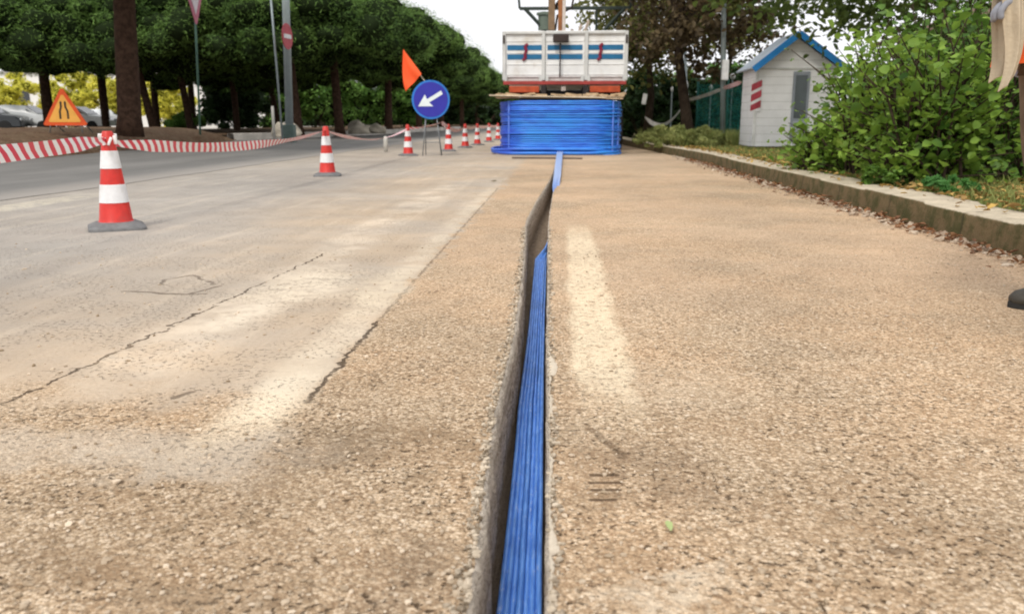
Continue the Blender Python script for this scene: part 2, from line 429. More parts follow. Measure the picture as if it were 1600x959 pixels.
def trench():
    prof = [(0, -.0015), (.10, -.008), (.14, -.045), (.12, -.09), (.10, -.15), (.06, -DEPTH)]
    vs, fs = [], []; m = 12
    for i, (y, (l, r)) in enumerate(zip(yy, Lp)):
        wd = r - l
        for k, (f, z) in enumerate(prof):
            j = (mnoise.noise(Vector((y * 9, z * 60, 2))) * .005 + mnoise.noise(Vector((y * 60, z * 60, 2))) * .004) * (k > 0)
            off = [0, .004, .009, .011, .012, .014][k]
            vs.append((l - (.004 if k == 0 else 0) + off * min(1, wd / .1) + j, y, z))
        for k, (f, z) in enumerate(prof[::-1]):
            j = mnoise.noise(Vector((y * 14, z * 40, 8))) * .004 * (k < 5)
            vs.append((r + (.003 if k == 5 else 0) - (.003 if k < 5 else 0) * min(1, wd / .1) + j, y, z))
    for i in range(len(yy) - 1):
        a, b = i * m, (i + 1) * m
        for k in range(m - 1): fs.append((a + k, a + k + 1, b + k + 1, b + k))
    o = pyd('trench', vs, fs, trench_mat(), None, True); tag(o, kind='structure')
trench()

def crumbs():
    n = 3600; y = .8 + rng.random(n) ** 1.4 * 4.2; side = rng.random(n) < .62; x = []
    for t, sd_ in zip(y, side):
        l, r_ = lips(t); e = abs(random.gauss(0, .011)) + .001; x.append(l - e if sd_ else r_ + e * .8)
    sz = .0014 + rng.random(n) ** 3 * .0048
    P_ = np.stack([np.array(x), y, sz * .4], 1)
    return P_, sz
# pale dust swept up along the right lip
def dust():
    n = NT('pale_dust'); f = n.noise(90, 5, .7)
    n.bump(f, .6, .004); m = n.fin(n.mix(f, (.44, .36, .26), (.76, .68, .56)), .95, .1)
    vs, fs = [], []
    Y = list(np.arange(.75, 2.3, .01)); k = 0
    for y in Y:
        l, r = lips(y)
        q = max(0, mnoise.noise(Vector((y * 4.1, 5, 2))) + .16) * .026 + .002
        q *= 1 if y > 1.12 else .35
        q += (mnoise.noise(Vector((y * 30, 1, 2))) + mnoise.noise(Vector((y * 90, 1, 2)))) * .004; q = max(q, .001)
        vs += [(r + .001, y, .001), (r + q * .5, y, .006), (r + q, y, .0005)]
    for i in range(len(Y) - 1):
        for k in (0, 1): fs.append((i * 3 + k, i * 3 + k + 1, i * 3 + k + 4, i * 3 + k + 3))
    o = pyd('dust_ridge', vs, fs, m, None, True); tag(o, 'thin ridge of pale dust swept along the right lip of the trench', 'dust', kind='stuff')
dust()

# ------------------------------------------------------------------ duct bundle (8 tubes side by side)
def duct_mat():
    n = NT('blue_duct'); v = n.scl(n.P(), (1, .10, 1))
    a = n.noise(120, 4, .7, v); X, Y, Z = n.xyz()
    c = n.mix(n.step(a, .35, .65), (.055, .19, .62), (.13, .34, .86))
    c = n.mix(n.ma('MULTIPLY', n.step(n.noise(70, 5, .75, n.scl(n.P(), (1, .35, 1))), .56, .70), .75), c, (.42, .55, .85))  # sky reflections painted as pale streaks along the tubes
    c = n.mix(n.ma('MULTIPLY', n.step(n.noise(2.6, 4, .6, n.scl(n.P(), (.3, 1, 1))), .5, .7), .3), c, (.04, .09, .30))
    c = n.mix(n.ma('MULTIPLY', n.step(Y, 7.2, 9.5), .8), c, (.50, .60, .80))  # far stretch paled: sky sheen put into the duct colour
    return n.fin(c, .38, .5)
M_duct = duct_mat()
# visible blue band in the photo: (px left, px right, py), lying at duct depth
DZ = -.175
BAND = [(766, 852, 985), (770, 852, 959), (783, 851, 860), (795, 852, 760), (806, 852, 640), (818, 853, 560), (825, 853, 500), (829, 854, 460), (835, 856, 400)]
B = [(G(l, y, DZ), G(r, y, DZ)) for l, r, y in BAND]
by = np.array([(a.y + b.y) / 2 for a, b in B]); bl = np.array([a.x for a, b in B]); br_ = np.array([b.x for a, b in B])
coilY = 16.05
def band(y):
    """centre, half width, twist, z"""
    yl = by[-1]
    if y <= yl:
        l, r = np.interp(y, by, bl), np.interp(y, by, br_)
        l0, r0 = lips(y)
        r = min(r, r0 - .003)
        return (l + r) / 2, max((r - l) / 2, .02), 0.0, DZ
    l, r = bl[-1], br_[-1]; c0 = (l + r) / 2; h0 = (r - l) / 2
    P_ = [(yl, c0, h0, 0, DZ), (4.7, -.092, .030, 60, -.17), (5.2, -.064, .030, 86, -.13), (5.8, -.058, .030, 88, -.12), (6.6, -.050, .030, 88, -.10), (7.4, -.038, .036, 75, -.055), (8.0, -.034, .040, 35, -.01),
          (8.6, -.028, .042, 5, .014), (9.5, -.022, .046, 0, .03), (12, -.012, .055, 0, .05), (15.0, .0, .062, 0, .055), (coilY + .2, .01, .066, 0, .06)]
    q = np.array(P_).T
    return tuple(np.interp(y, q[0], q[k]) for k in (1, 2, 3, 4))
bundle = empty('duct_bundle', (0, 0, 0), 0, 'long flat bundle of thin blue ducts lying in the open trench', 'duct bundle')
NT_ = 7
Yb = list(np.arange(-1.4, 2.6, .05)) + list(np.arange(2.6, coilY + .2, .12))
for k in range(NT_):
    pts, rr = [], []
    for y in Yb:
        c, hw, tw, z = band(y); t = (k + .5) / NT_ * 2 - 1
        r = max(hw / NT_ * .97, .0045)
        wob = mnoise.noise(Vector((y * 1.7, k * 3.3, 0))) * .0022
        th = R(tw)
        e = hw - r
        if 4.6 < y < 7.8: r = min(r, .0055)
        rise = .0035 * math.sin(k * 2.1 + y * .9) + .003 * (k % 2)
        pts.append((c + t * e * math.cos(th) + wob, y, z + t * e * math.sin(th) * -1 + rise))
        rr.append(r)
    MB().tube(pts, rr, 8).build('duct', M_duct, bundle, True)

# ------------------------------------------------------------------ ground, verges, kerbs
def litter_mat(name, c1, c2, c3, s=1.0):
    n = NT(name)
    f = n.noise(3 * s, 6, .7); g = n.noise(40 * s, 5, .7); v = n.vor(45 * s, out='Color')
    se = n.new('ShaderNodeSeparateColor'); n.put(se.inputs[0], v)
    c = n.mix(n.step(f, .35, .65), c1, c2); c = n.mix(n.step(se.outputs[0], .6, .95), c, c3)
    c = n.mix(n.step(g, .6, .4, 0, .6), c, tuple(x * .35 for x in c1))
    n.bump(n.ma('ADD', g, se.outputs[1]), .9, .02)
    return n.fin(c, .95, .1)
M_soil = litter_mat('verge_soil', (.10, .085, .045), (.16, .16, .07), (.34, .24, .12))
M_mound = litter_mat('needle_litter', (.15, .085, .05), (.22, .16, .10), (.30, .20, .13), .6)
M_far = litter_mat('far_ground', (.12, .14, .06), (.16, .17, .08), (.2, .17, .1), .2)
g_ = pyd('ground', [(-900, -300, -.42), (900, -300, -.42), (900, 1500, -.42), (-900, 1500, -.42)], [(0, 1, 2, 3)], M_far); tag(g_, kind='structure')

# dark newer asphalt on the left
def dark_asphalt():
    n = NT('dark_asphalt'); X, Y, Z = n.xyz()
    f = n.noise(90, 5, .7); g = n.noise(.9, 5, .6, n.scl(n.P(), (1.5, .4, 1)))
    c = n.mix(f, (.11, .105, .097), (.20, .195, .182)); c = n.mix(n.step(g, .35, .7, 0, .7), c, (.23, .22, .205))
    c = n.mix(n.ma('MULTIPLY', n.step(n.ma('ADD', X, n.ma('MULTIPLY', n.noise(6, 4, .6), .25)), -5.1, -4.35), .8), c, (.34, .31, .275))
    n.bump(f, .5, .004); return n.fin(c, .85, .25)
vs = []; N = 120
for i in range(N):
    y = -12 + 52 * i / (N - 1) if i < N - 1 else 240
    vs += [(-60, y, .004), (-4.42 + mnoise.noise(Vector((y * .7, 0, 0))) * .12 + mnoise.noise(Vector((y * 4, 0, 0))) * .05, y, .004)]
o = pyd('side_road', vs, [(2 * i, 2 * i + 1, 2 * i + 3, 2 * i + 2) for i in range(N - 1)], dark_asphalt()); tag(o, kind='structure')

def sheet(name, edge, outer, z, m, amp=.03, nx=40):
    vs, fs = [], []
    for (ex, ey) in edge:
        for k in range(nx + 1):
            t = (k / nx) ** 1.8; x = ex + (outer - ex) * t
            vs.append((x, ey, z + (mnoise.noise(Vector((x * .9, ey * .9, 3))) * amp + mnoise.noise(Vector((x * 4, ey * 4, 3))) * amp * .4) * min(1, k)))
    q = nx + 1
    for i in range(len(edge) - 1):
        for k in range(nx): fs.append((i * q + k, i * q + k + 1, i * q + q + k + 1, i * q + q + k))
    o = pyd(name, vs, fs, m, None, True); tag(o, kind='structure'); return o
def kx(y):
    return np.interp(y, [-5, 4, 9, 12, 15, 18, 22, 30, 60, 240], [2.15, 2.15, 2.17, 2.20, 2.14, 1.98, 1.75, 1.6, 1.55, 1.5])
KH = .155
ky = list(np.arange(-4, 30, .12)) + [40, 60, 100, 240]
sheet('verge', [(kx(y) + .30, y) for y in ky], 60, .118, M_soil, .03)
def kerb_mat(name, top, face, moss):
    n = NT(name); X, Y, Z = n.xyz()
    f = n.noise(7, 6, .7); g = n.noise(45, 5, .7)
    nrm = n.new('ShaderNodeNewGeometry').outputs['Normal']; nz = n.xyz(nrm)[2]
    ct = n.mix(n.step(f, .3, .7), tuple(c * .7 for c in top), top)
    cf = n.mix(n.step(f, .4, .62), face, moss)
    c = n.mix(n.step(n.ma('ADD', nz, n.ma('MULTIPLY', n.ma('SUBTRACT', g, .5), .5)), .6, .9), cf, ct)
    c = n.mix(n.step(g, .58, .72, 0, .6), c, tuple(x * .4 for x in face))
    jt = n.ma('FRACT', n.ma('DIVIDE', Y, 1.02)); j = n.step(n.ma('ABSOLUTE', n.ma('SUBTRACT', jt, .5)), .012, .006)
    c = n.mix(n.ma('MULTIPLY', j, .35), c, (.04, .035, .025))
    n.bump(n.ma('ADD', n.ma('MULTIPLY', f, 1.5), n.ma('SUBTRACT', g, n.ma('MULTIPLY', j, 1.5))), .8, .01)
    return n.fin(c, .93, .15)
def kerb():
    vs, fs = [], []; Pn = 8
    for y in [t for t in np.arange(-4, 30, .04)] + [60, 100, 240]:
        x = kx(y); a = mnoise.noise(Vector((y * 1.3, 0, 0))) * .010; b = mnoise.noise(Vector((y * 13, 0, 5))) * .0025; st = (mnoise.cell(Vector((y / 1.02, 0, 0))) - .5) * .006
        chip = max(0, mnoise.noise(Vector((y * 5, 2, 5))) - .25) * .06
        vs += [(x + b, y, -.01), (x + .008 + b, y, .05), (x + .012 + a + b, y, KH - .016 - chip * .6 + st), (x + .018 + a + chip * .6, y, KH - .004 + st), (x + .04 + a + chip, y, KH + st + b * .3),
               (x + .2, y, KH + .004 + st - a * .3), (x + .34 + a * 3 + b * 3, y, KH - .004 + st), (x + .37 + a * 3, y, .10)]
    m = len(vs) // Pn
    for i in range(m - 1):
        for k in range(Pn - 1): fs.append((i * Pn + k, i * Pn + k + 1, i * Pn + Pn + k + 1, i * Pn + Pn + k))
    o = pyd('kerb', vs, fs, kerb_mat('mossy_kerb', (.62, .53, .39), (.16, .115, .06), (.075, .07, .028)), None, True); tag(o, kind='structure')
kerb()

# left planted island (mound) with trees, and white kerb further up
E = [(-420, 330), (-160, 280), (0, 254), (100, 244), (190, 236), (280, 229), (345, 223), (372, 219)]
EG = [G(*e) for e in E]
def mound():
    vs, fs = [], []; K = 16; pts = []
    for i in range(len(EG) - 1):
        for t in np.arange(0, 1, .1): pts.append(EG[i].lerp(EG[i + 1], t))
    pts.append(EG[-1])
    n = len(pts)
    for i, p in enumerate(pts):
        back = Vector((-1, .35, 0)).normalized()
        endf = min(1, (n - 1 - i) / 9 + .15)
        W = 8.0
        for k in range(K + 1):
            t = k / K; q = p + back * W * t ** 1.3 + Vector((mnoise.noise(Vector((p.y * .8, k, 0))) * .12, 0, 0)) * (k < 3)
            z = .44 * endf * min(1, (t ** .55) * 2.0) * (1 if t < .75 else max(0, 1 - (t - .75) * 4)) + (mnoise.noise(Vector((q.x * .7, q.y * .7, 0))) * .05 + mnoise.noise(Vector((q.x * 3, q.y * 3, 0))) * .02) * (k > 0) * endf
            vs.append((q.x, q.y, max(z, -.01)))
    for i in range(n - 1):
        for k in range(K): fs.append((i * (K + 1) + k, i * (K + 1) + k + 1, (i + 1) * (K + 1) + k + 1, (i + 1) * (K + 1) + k))
    o = pyd('terrain_mound', vs, fs, M_mound, None, True); tag(o, kind='structure')
mound()
KL = [G(366, 219), G(420, 217.5), G(480, 216), G(540, 213), G(600, 210), G(660, 206), G(720, 202.5)]
def left_kerb():
    mb = MB()
    prev = None
    vs, fs = [], []
    for i, p in enumerate(KL):
        t = (KL[min(i + 1, len(KL) - 1)] - KL[max(i - 1, 0)]).normalized(); nn = Vector((-t.y, t.x, 0))
        if nn.x > 0: nn = -nn
        h = .22
        for a, z in ((0, 0), (0.02, h - .02), (.05, h), (.3, h), (.32, .05)): q = p + nn * a; vs.append((q.x, q.y, z))
    for i in range(len(KL) - 1):
        for k in range(4): fs.append((i * 5 + k, i * 5 + k + 1, i * 5 + 6 + k, i * 5 + 5 + k))
    o = pyd('kerb_stone_edge', vs, fs, mat('pale_stone', (.62, .58, .52), .9, .3, 2)); tag(o, 'long pale stone edging of the tree strip beyond the side road', 'edging', kind='structure')
left_kerb()
vs = []; fs = []
for p in KL + [Vector((-8.5, 240, 0))]: vs += [(p.x - .25, p.y + .1, .17), (p.x - 12, p.y + 6, .19)]
fs = [(2 * i, 2 * i + 1, 2 * i + 3, 2 * i + 2) for i in range(len(KL))]
o = pyd('tree_strip_ground', vs, fs, M_mound); tag(o, kind='structure')
# pale paved lot further left
o = pyd('parking_lot_ground', [(-120, 34, .02), (-22, 34, .02), (-22, 240, .02), (-120, 240, .02)], [(0, 1, 2, 3)], mat('lot_paving', (.40, .36, .31), .9, .3, .6)); tag(o, kind='structure')

# ------------------------------------------------------------------ scattered gravel on the road, litter at the kerb
def gravel(name, pts, sizes, m, label, cat, flat=.6):
    ico = bmesh.new(); bmesh.ops.create_icosphere(ico, subdivisions=1, radius=1); bv = np.array([v.co[:] for v in ico.verts]); bf = np.array([[v.index for v in f.verts] for f in ico.faces]); ico.free()
    n = len(pts); V = bv[None] * (1 + rng.normal(size=(n, len(bv), 1)) * .16) * sizes[:, None, None] * (np.array([1, 1, flat]) * (1 + rng.normal(size=(n, 1, 3)) * .25))
    V = V + pts[:, None, :]
    F = (bf[None] + (np.arange(n) * len(bv))[:, None, None]).reshape(-1, 3)
    me = bpy.data.meshes.new(name); me.from_pydata(V.reshape(-1, 3).tolist(), [], F.tolist()); me.update()
    o = link(name, me, m); tag(o, label, cat, kind='stuff'); return o
n_ = 9000
gy = .85 + rng.random(n_) ** 1.5 * 3.4; gx = (rng.random(n_) - .5) * 2 * (.75 * gy + .3)
ok = [(x < lips(y)[0] - .004 or x > lips(y)[1] + .006) and x < 2.1 and not (x < -.58 and y > 1.75 and rng.random() < .8) for x, y in zip(gx, gy)]
gx, gy = gx[ok], gy[ok]; s_ = .0018 + rng.random(len(gx)) ** 3 * .0042
gm = leafmat('loose_chippings', (.24, .17, .10), (.70, .58, .44), 0, .95, 8)
gravel('loose_gravel', np.stack([gx, gy, s_ * .35], 1), s_, gm, 'loose sandy chippings scattered over the worn road surface beside the trench', 'gravel')
cp, cs_ = crumbs(); gravel('trench_crumbs', cp, cs_, leafmat('crumb', (.10, .07, .04), (.66, .56, .43), 0, .95, 30), 'broken crumbs of asphalt strewn along both lips of the trench', 'gravel', .75)
n_ = 1800
gy = 3.4 + rng.random(n_) * 12; gx = np.array([kx(y) for y in gy]) - np.abs(rng.normal(size=n_)) * .07 + .0
s_ = .006 + rng.random(n_) ** 3 * .02
gravel('kerb_debris', np.stack([gx, gy, s_ * .3], 1), s_, leafmat('debris', (.16, .09, .05), (.62, .52, .40), 0, .95, 8), 'small stones and crumbs of earth gathered at the foot of the mossy kerb', 'debris')
def litter(name, n, fx, fy, z0, s0, s1, m, label):
    y = fy(rng.random(n)); x = fx(y, n); cen = np.stack([x, y, np.full(n, z0) + rng.random(n) * .03], 1)
    me = leaf_mesh(name, cen, s0 + rng.random(n) * (s1 - s0), .55, 2.5, .3)
    o = link(name, me, m); tag(o, label, 'fallen leaves', kind='stuff')
litter('fallen_leaves', 2600, lambda y, n: np.array([kx(t) for t in y]) + .27 + np.abs(rng.normal(size=n)) * .8 - (rng.random(n) < .3) * .2, lambda u: 3 + u * 14, .145, .03, .075,
       leafmat('dry_leaf', (.20, .11, .05), (.62, .42, .12), .1, .8, 4), 'dry brown and yellow leaves lying on the verge behind the kerb')
litter('fallen_leaves', 700, lambda y, n: np.array([kx(t) for t in y]) - .02 - np.abs(rng.normal(size=n)) * .09, lambda u: 3 + u * 11, .008, .02, .06,
       leafmat('dark_leaf', (.12, .05, .03), (.32, .16, .07), .1, .8, 4), 'dark red-brown leaves lying in the gutter at the foot of the kerb')
# single green leaf on the road
p = G(1045, 829)
me = leaf_mesh('green_leaf', np.array([[p.x, p.y, .009]]), [.036], .33, 60, .25)
o = link('green_leaf', me, mat('leaf_green', (.42, .50, .20), .5)); tag(o, 'single pale green leaf lying on the gravelly road right of the trench', 'leaf')
# broken asphalt crumb near lip
p = G(905, 678)
# grass along verge
def grass(name, n, X, Y, h0, h1, m, label, zb=.11):
    x, y = X(n), Y(n); h = h0 + rng.random(n) * (h1 - h0); a = rng.random(n) * 2 * math.pi; lean = rng.normal(size=(n, 2)) * .35 * h[:, None]; w_ = .004 + .004 * rng.random(n) + .0003 * y
    bx = np.cos(a) * w_; byy = np.sin(a) * w_
    V = np.stack([np.stack([x - bx, y - byy, np.full(n, zb)], 1), np.stack([x + bx, y + byy, np.full(n, zb)], 1),
                  np.stack([x + bx * .7 + lean[:, 0] * .4, y + byy * .7 + lean[:, 1] * .4, zb + h * .6], 1), np.stack([x - bx * .7 + lean[:, 0] * .4, y - byy * .7 + lean[:, 1] * .4, zb + h * .6], 1),
                  np.stack([x + lean[:, 0], y + lean[:, 1], zb + h], 1)], 1).reshape(-1, 3)
    b = np.arange(n) * 5
    F = np.stack([b, b + 1, b + 2, b + 3], 1).tolist() + np.stack([b + 3, b + 2, b + 4], 1).tolist()
    me = bpy.data.meshes.new(name); me.from_pydata(V.tolist(), [], F); me.update()
    o = link(name, me, m); tag(o, label, 'grass', kind='stuff')
M_grass = leafmat('grass', (.10, .16, .035), (.33, .34, .11), .3, .7, 2)
grass('grass', 15000, lambda n: 2.35 + np.abs(rng.normal(size=n)) * 1.3, lambda n: 16.4 + rng.random(n) * 9, .06, .38, M_grass, 'uncut green and straw coloured grass on the verge in front of the fence and shed')
grass('grass', 9000, lambda n: 2.55 + np.abs(rng.normal(size=n)) * .8, lambda n: 4.8 + rng.random(n) * 11.5, .03, .11, M_grass, 'short green grass between the kerb and the leafy bush')

# ------------------------------------------------------------------ cones
M_red = mat('cone_red', (.66, .035, .025), .45, .2, 18, .4, dirt=(.42, .05, .04))
M_wht = mat('cone_white', (.80, .80, .80), .45, .12, 20, .4, dirt=(.62, .60, .56))
M_rub = mat('cone_rubber', (.20, .20, .20), .8, .3, 20, .3)
M_cap = mat('cone_cap', (.58, .05, .03), .5, .2, 18)
def make_cone():
    r = empty('traffic_cone')
    H = .566
    m = MB(); s = .155
    m.lathe([(.0, .02), (.092, .02)], 8)
    m = MB()
    ring = lambda hw, z, rr: [(x * 1, y * 1, z) for x, y in rounded(hw, rr)]
    m.loft([ring(s, .0, .03), ring(s, .014, .03), ring(s * .97, .02, .028), ring(.11, .042, .05), ring(.098, .045, .07)])
    m.build('base', M_rub, r, True, ang=40)
    def rad(z): return .093 + (.030 - .093) * (z - .045) / (H - .045)
    prof = [(rad(.045) + .004, .045), (rad(.06), .055)] + [(rad(z), z) for z in (.2, .35, .45, H - .012)] + [(.024, H), (.018, H), (.018, H - .03)]
    m = MB(); m.lathe(prof, 28); m.build('body', M_red, r, True, ang=50)
    for z0, z1 in ((.155, .262), (.352, .455)):
        MB().lathe([(rad(z0) - .002, z0), (rad(z0) + .0025, z0 + .001), (rad(z1) + .0025, z1 - .001), (rad(z1) - .002, z1)], 28).build('reflective_band', M_wht, r, True, ang=50)
    return r
def rounded(h, r, k=4):
    out = []
    for cx, cy, a0 in ((h - r, h - r, 0), (-(h - r), h - r, 90), (-(h - r), -(h - r), 180), (h - r, -(h - r), 270)):
        for i in range(k + 1): a = R(a0 + 90 * i / k); out.append((cx + r * math.cos(a), cy + r * math.sin(a)))
    return out
CP = [(183, 357), (512, 275), (638, 243.5), (701, 236.5), (727, 231), (746, 227), (764, 222), (778, 219)]
cone_lab = ['largest red and white traffic cone, with tape knotted round its tip',
            'second nearest traffic cone, alone on the road between the big cone and the arrow sign',
            'red and white cone standing just left of the blue arrow sign',
            'red and white cone just right of the foot of the blue arrow sign',
            'small distant cone, first of the far cluster to the right of the arrow sign',
            'small distant cone, second of the far cluster beyond the arrow sign',
            'small distant cone, third of the far cluster, near the blue coil',
            'farthest cone of the row, partly hidden by the left side of the blue coil']
proto = make_cone(); cones = []
for i, (px, py) in enumerate(CP):
    c = proto if i == 0 else copy_tree(proto)
    q = G(px, py); c.location = (q.x, q.y, .004 if q.x < -4.4 else 0); c.rotation_euler.z = math.atan2(-q.x, q.y) + [.03, -.06, .3, .1, -.3, .5, .1, .4][i]
    tag(c, cone_lab[i], 'traffic cone', 'traffic cones closing off the lane'); cones.append(q)
c = copy_tree(proto); c.location = (-2.05, 1.2, 0); tag(c, 'traffic cone nearest the camera holding the left end of the tape', 'traffic cone', 'traffic cones closing off the lane')
NEAR = Vector((-2.05, 1.2, 0))

# ------------------------------------------------------------------ barrier tapes
def tape_mat(name, pitch=.10, slant=1.0):
    n = NT(name); uv = n.new('ShaderNodeUVMap'); u, v, _ = n.xyz(uv.outputs[0])
    f = n.ma('FRACT', n.ma('DIVIDE', n.ma('ADD', u, n.ma('MULTIPLY', v, slant)), pitch))
    f = n.ma('MULTIPLY', n.step(f, 0, .04), n.step(f, .54, .5))
    c = n.mix(f, (.84, .84, .82), (.66, .04, .07))
    return n.fin(c, .35, .4)
M_tape = tape_mat('tape_stripe')
def tape(a, b, sag, label, wd=.075, tw0=0, tw1=0, N=60, m=None, extra=None, grp='striped barrier tapes'):
    a, b = Vector(a), Vector(b); L = (b - a).length
    me = bpy.data.meshes.new('barrier_tape'); vs = []; uv = []
    side = (b - a).cross(Vector((0, 0, 1))).normalized()
    for i in range(N + 1):
        t = i / N; p = a.lerp(b, t); p.z -= 4 * sag * t * (1 - t)
        th = R(tw0 + (tw1 - tw0) * t) + mnoise.noise(Vector((t * 5, a.x, a.y))) * .5
        d = Vector((0, 0, 1)) * math.cos(th) + side * math.sin(th)
        ww = wd * (.35 + .65 * min(1, min(t, 1 - t) * 9))
        curl = side * .006 * math.sin(t * 30 + a.y)
        vs += [p + d * ww / 2, p + curl, p - d * ww / 2]; uv += [(t * L, wd), (t * L, wd / 2), (t * L, 0)]
    fs = []
    for i in range(N):
        for k in (0, 1): fs.append((i * 3 + k, i * 3 + k + 1, i * 3 + k + 4, i * 3 + k + 3))
    me.from_pydata(vs, [], fs); me.update()
    l = me.uv_layers.new(name='UVMap')
    for lp in me.loops: l.data[lp.index].uv = uv[lp.vertex_index]
    o = link('barrier_tape', me, m or M_tape, None, True); tag(o, label, 'barrier tape', grp); return o
def ct(q, z=.52): return Vector((q.x, q.y, z))
tape(ct(NEAR, .50), ct(cones[0], .515), .03, 'red and white striped tape running from the nearest cone out of the left edge', .078, 10, 0)
tape(ct(cones[0], .50), ct(cones[1], .52), .09, 'red and white striped tape sagging between the big cone and the second cone', .078, 0, 72, 90)
tape(ct(cones[1], .52), ct(cones[2], .50), .15, 'pale twisted tape sagging between the second cone and the cone by the arrow sign', .06, 70, 90, 60)
# scrap of tape knotted on the near cone
kn = MB()
q = cones[0]
for i in range(7):
    a = i * .9; kn.box((q.x + .034 * math.cos(a), q.y + .034 * math.sin(a), .515 + .012 * math.sin(i * 2)), (.035, .014, .05), Matrix.Rotation(a, 3, 'Z') @ Matrix.Rotation(.6 * math.sin(i * 3), 3, 'X'), .004)
o = kn.build('tape_knot', M_tape); tag(o, 'crumpled knot of striped tape tied round the tip of the nearest visible cone', 'tape knot')

M_tapew = mat('tape_pale', (.82, .80, .77), .5, .3, 5)
# ------------------------------------------------------------------ arrow sign with stand and flag
M_steel = mat('galvanised', (.27, .29, .30), .5, .25, 12, .5, .6)
SY = 15.3
SQ = at(673, 156, SY)
sg = empty('arrow_sign', (SQ.x, SQ.y, 0), R(4), 'round blue keep-left sign with a white arrow on a thin grey folding stand', 'road sign')
SR = 29 / FPX * SY * 1.0
Zc = SQ.z
def disc(r, y, n=40): return [(r * math.cos(2 * math.pi * k / n), y, r * math.sin(2 * math.pi * k / n)) for k in range(n)]
def face_y(mb, pts, y, th=.004):
    a = [mb.b.verts.new((x, y, z)) for x, z in pts]; b = [mb.b.verts.new((x, y + th, z)) for x, z in pts]
    mb.b.faces.new(a); mb.b.faces.new(b[::-1]); n = len(a)
    for k in range(n): mb.b.faces.new((a[(k + 1) % n], a[k], b[k], b[(k + 1) % n]))
    return mb
circ = lambda r, n=40: [(r * math.cos(2 * math.pi * k / n), Zc + r * math.sin(2 * math.pi * k / n)) for k in range(n)]
face_y(MB(), circ(SR), 0, .02).build('rim', mat('rim_blue', (.03, .20, .62), .4), sg)
face_y(MB(), circ(SR * .90), -.004, .003).build('plate', mat('sign_blue', (.035, .035, .36), .4, .15, 3), sg)
ar = [(-.50, -.30), (-.40, .15), (-.27, .02), (.28, .36), (.36, .24), (-.19, -.13), (-.06, -.28)]
ar = [(-.66, -.34), (-.30, .27), (-.20, .02), (.55, .46), (.64, .28), (-.08, -.14), (.12, -.34)]
face_y(MB(), [(x * SR, Zc + z * SR) for x, z in ar], -.008, .003).build('arrow', mat('arrow_white', (.75, .82, .84), .4, .1), sg)
mb = MB()
for sx in (-1, 1):
    mb.tube([(sx * .10, .02, Zc - SR * .9), (sx * .17, .03, 0.01)], .009, 6)
    mb.tube([(sx * .10, .05, Zc - SR * .9), (sx * .15, .45, 0.01)], .009, 6)
mb.tube([(-.15, .03, .25), (.15, .03, .25)], .008, 6); mb.tube([(-.15, .03, Zc), (.15, .03, Zc)], .012, 6)
mb.tube([(-.10, .04, Zc - SR * .95), (-.10, .04, Zc + SR * .5)], .01, 6); mb.tube([(.10, .04, Zc - SR * .95), (.10, .04, Zc + SR * .5)], .01, 6)
mb.build('stand', M_steel, sg, True)
# flag leaning out behind the sign
fb, ft = at(676, 145, SY + .06), at(630, 79, SY + .06)
fl = empty('warning_flag', fb, 0, 'orange pennant flag on a thin pole leaning left above the blue arrow sign', 'flag')
MB().tube([(0, 0, 0), ft - fb], .009, 6).build('flag_pole', mat('flag_wood', (.55, .50, .36), .7), fl)
fp = [at(x, y, SY + .02) - fb for x, y in ((630, 77), (659, 116), (634, 143), (625, 126))]
vs = []; fs = []; n = 12
for i in range(n + 1):
    for j in range(n + 1):
        u, v = i / n, j / n
        a = fp[0].lerp(fp[1], u); b = fp[0].lerp(fp[3], 1).lerp(fp[2], u) if False else fp[0].lerp(fp[3], u).lerp(fp[2], u * u)
        q = a.lerp(b, v); q.y += .035 * math.sin(v * 9 + u * 4) * u; vs.append(q)
for i in range(n):
    for j in range(n): fs.append((i * (n + 1) + j, i * (n + 1) + j + 1, (i + 1) * (n + 1) + j + 1, (i + 1) * (n + 1) + j))
def emis(name, col, e):
    n = NT(name); n.fin(col, .7, .2); return n.m
pyd('flag_cloth', vs, fs, mat('flag_orange', (.95, .12, .03), .7, .12, 5), fl, True)

q = at(690, 191, SY)
tape(ct(cones[2], .50), (q.x, q.y, q.z), .03, 'pale tape rising from the cone to the bottom of the arrow sign', .06, 60, 90, 40)
tape((q.x, q.y, q.z), ct(cones[3], .52), .02, 'short pale tape dropping from the arrow sign to the cone at its right', .07, 40, 20, 30)
tl = ['tape sagging right of the arrow sign towards the first far cone', 'short tape between the first and second far cones', 'short tape between the second and third far cones', 'short tape ending behind the blue coil']
for i in range(3, 7): tape(ct(cones[i], .50), ct(cones[i + 1], .50), .08 if i == 3 else .04, tl[i - 3], .075, 20, 20, 24)

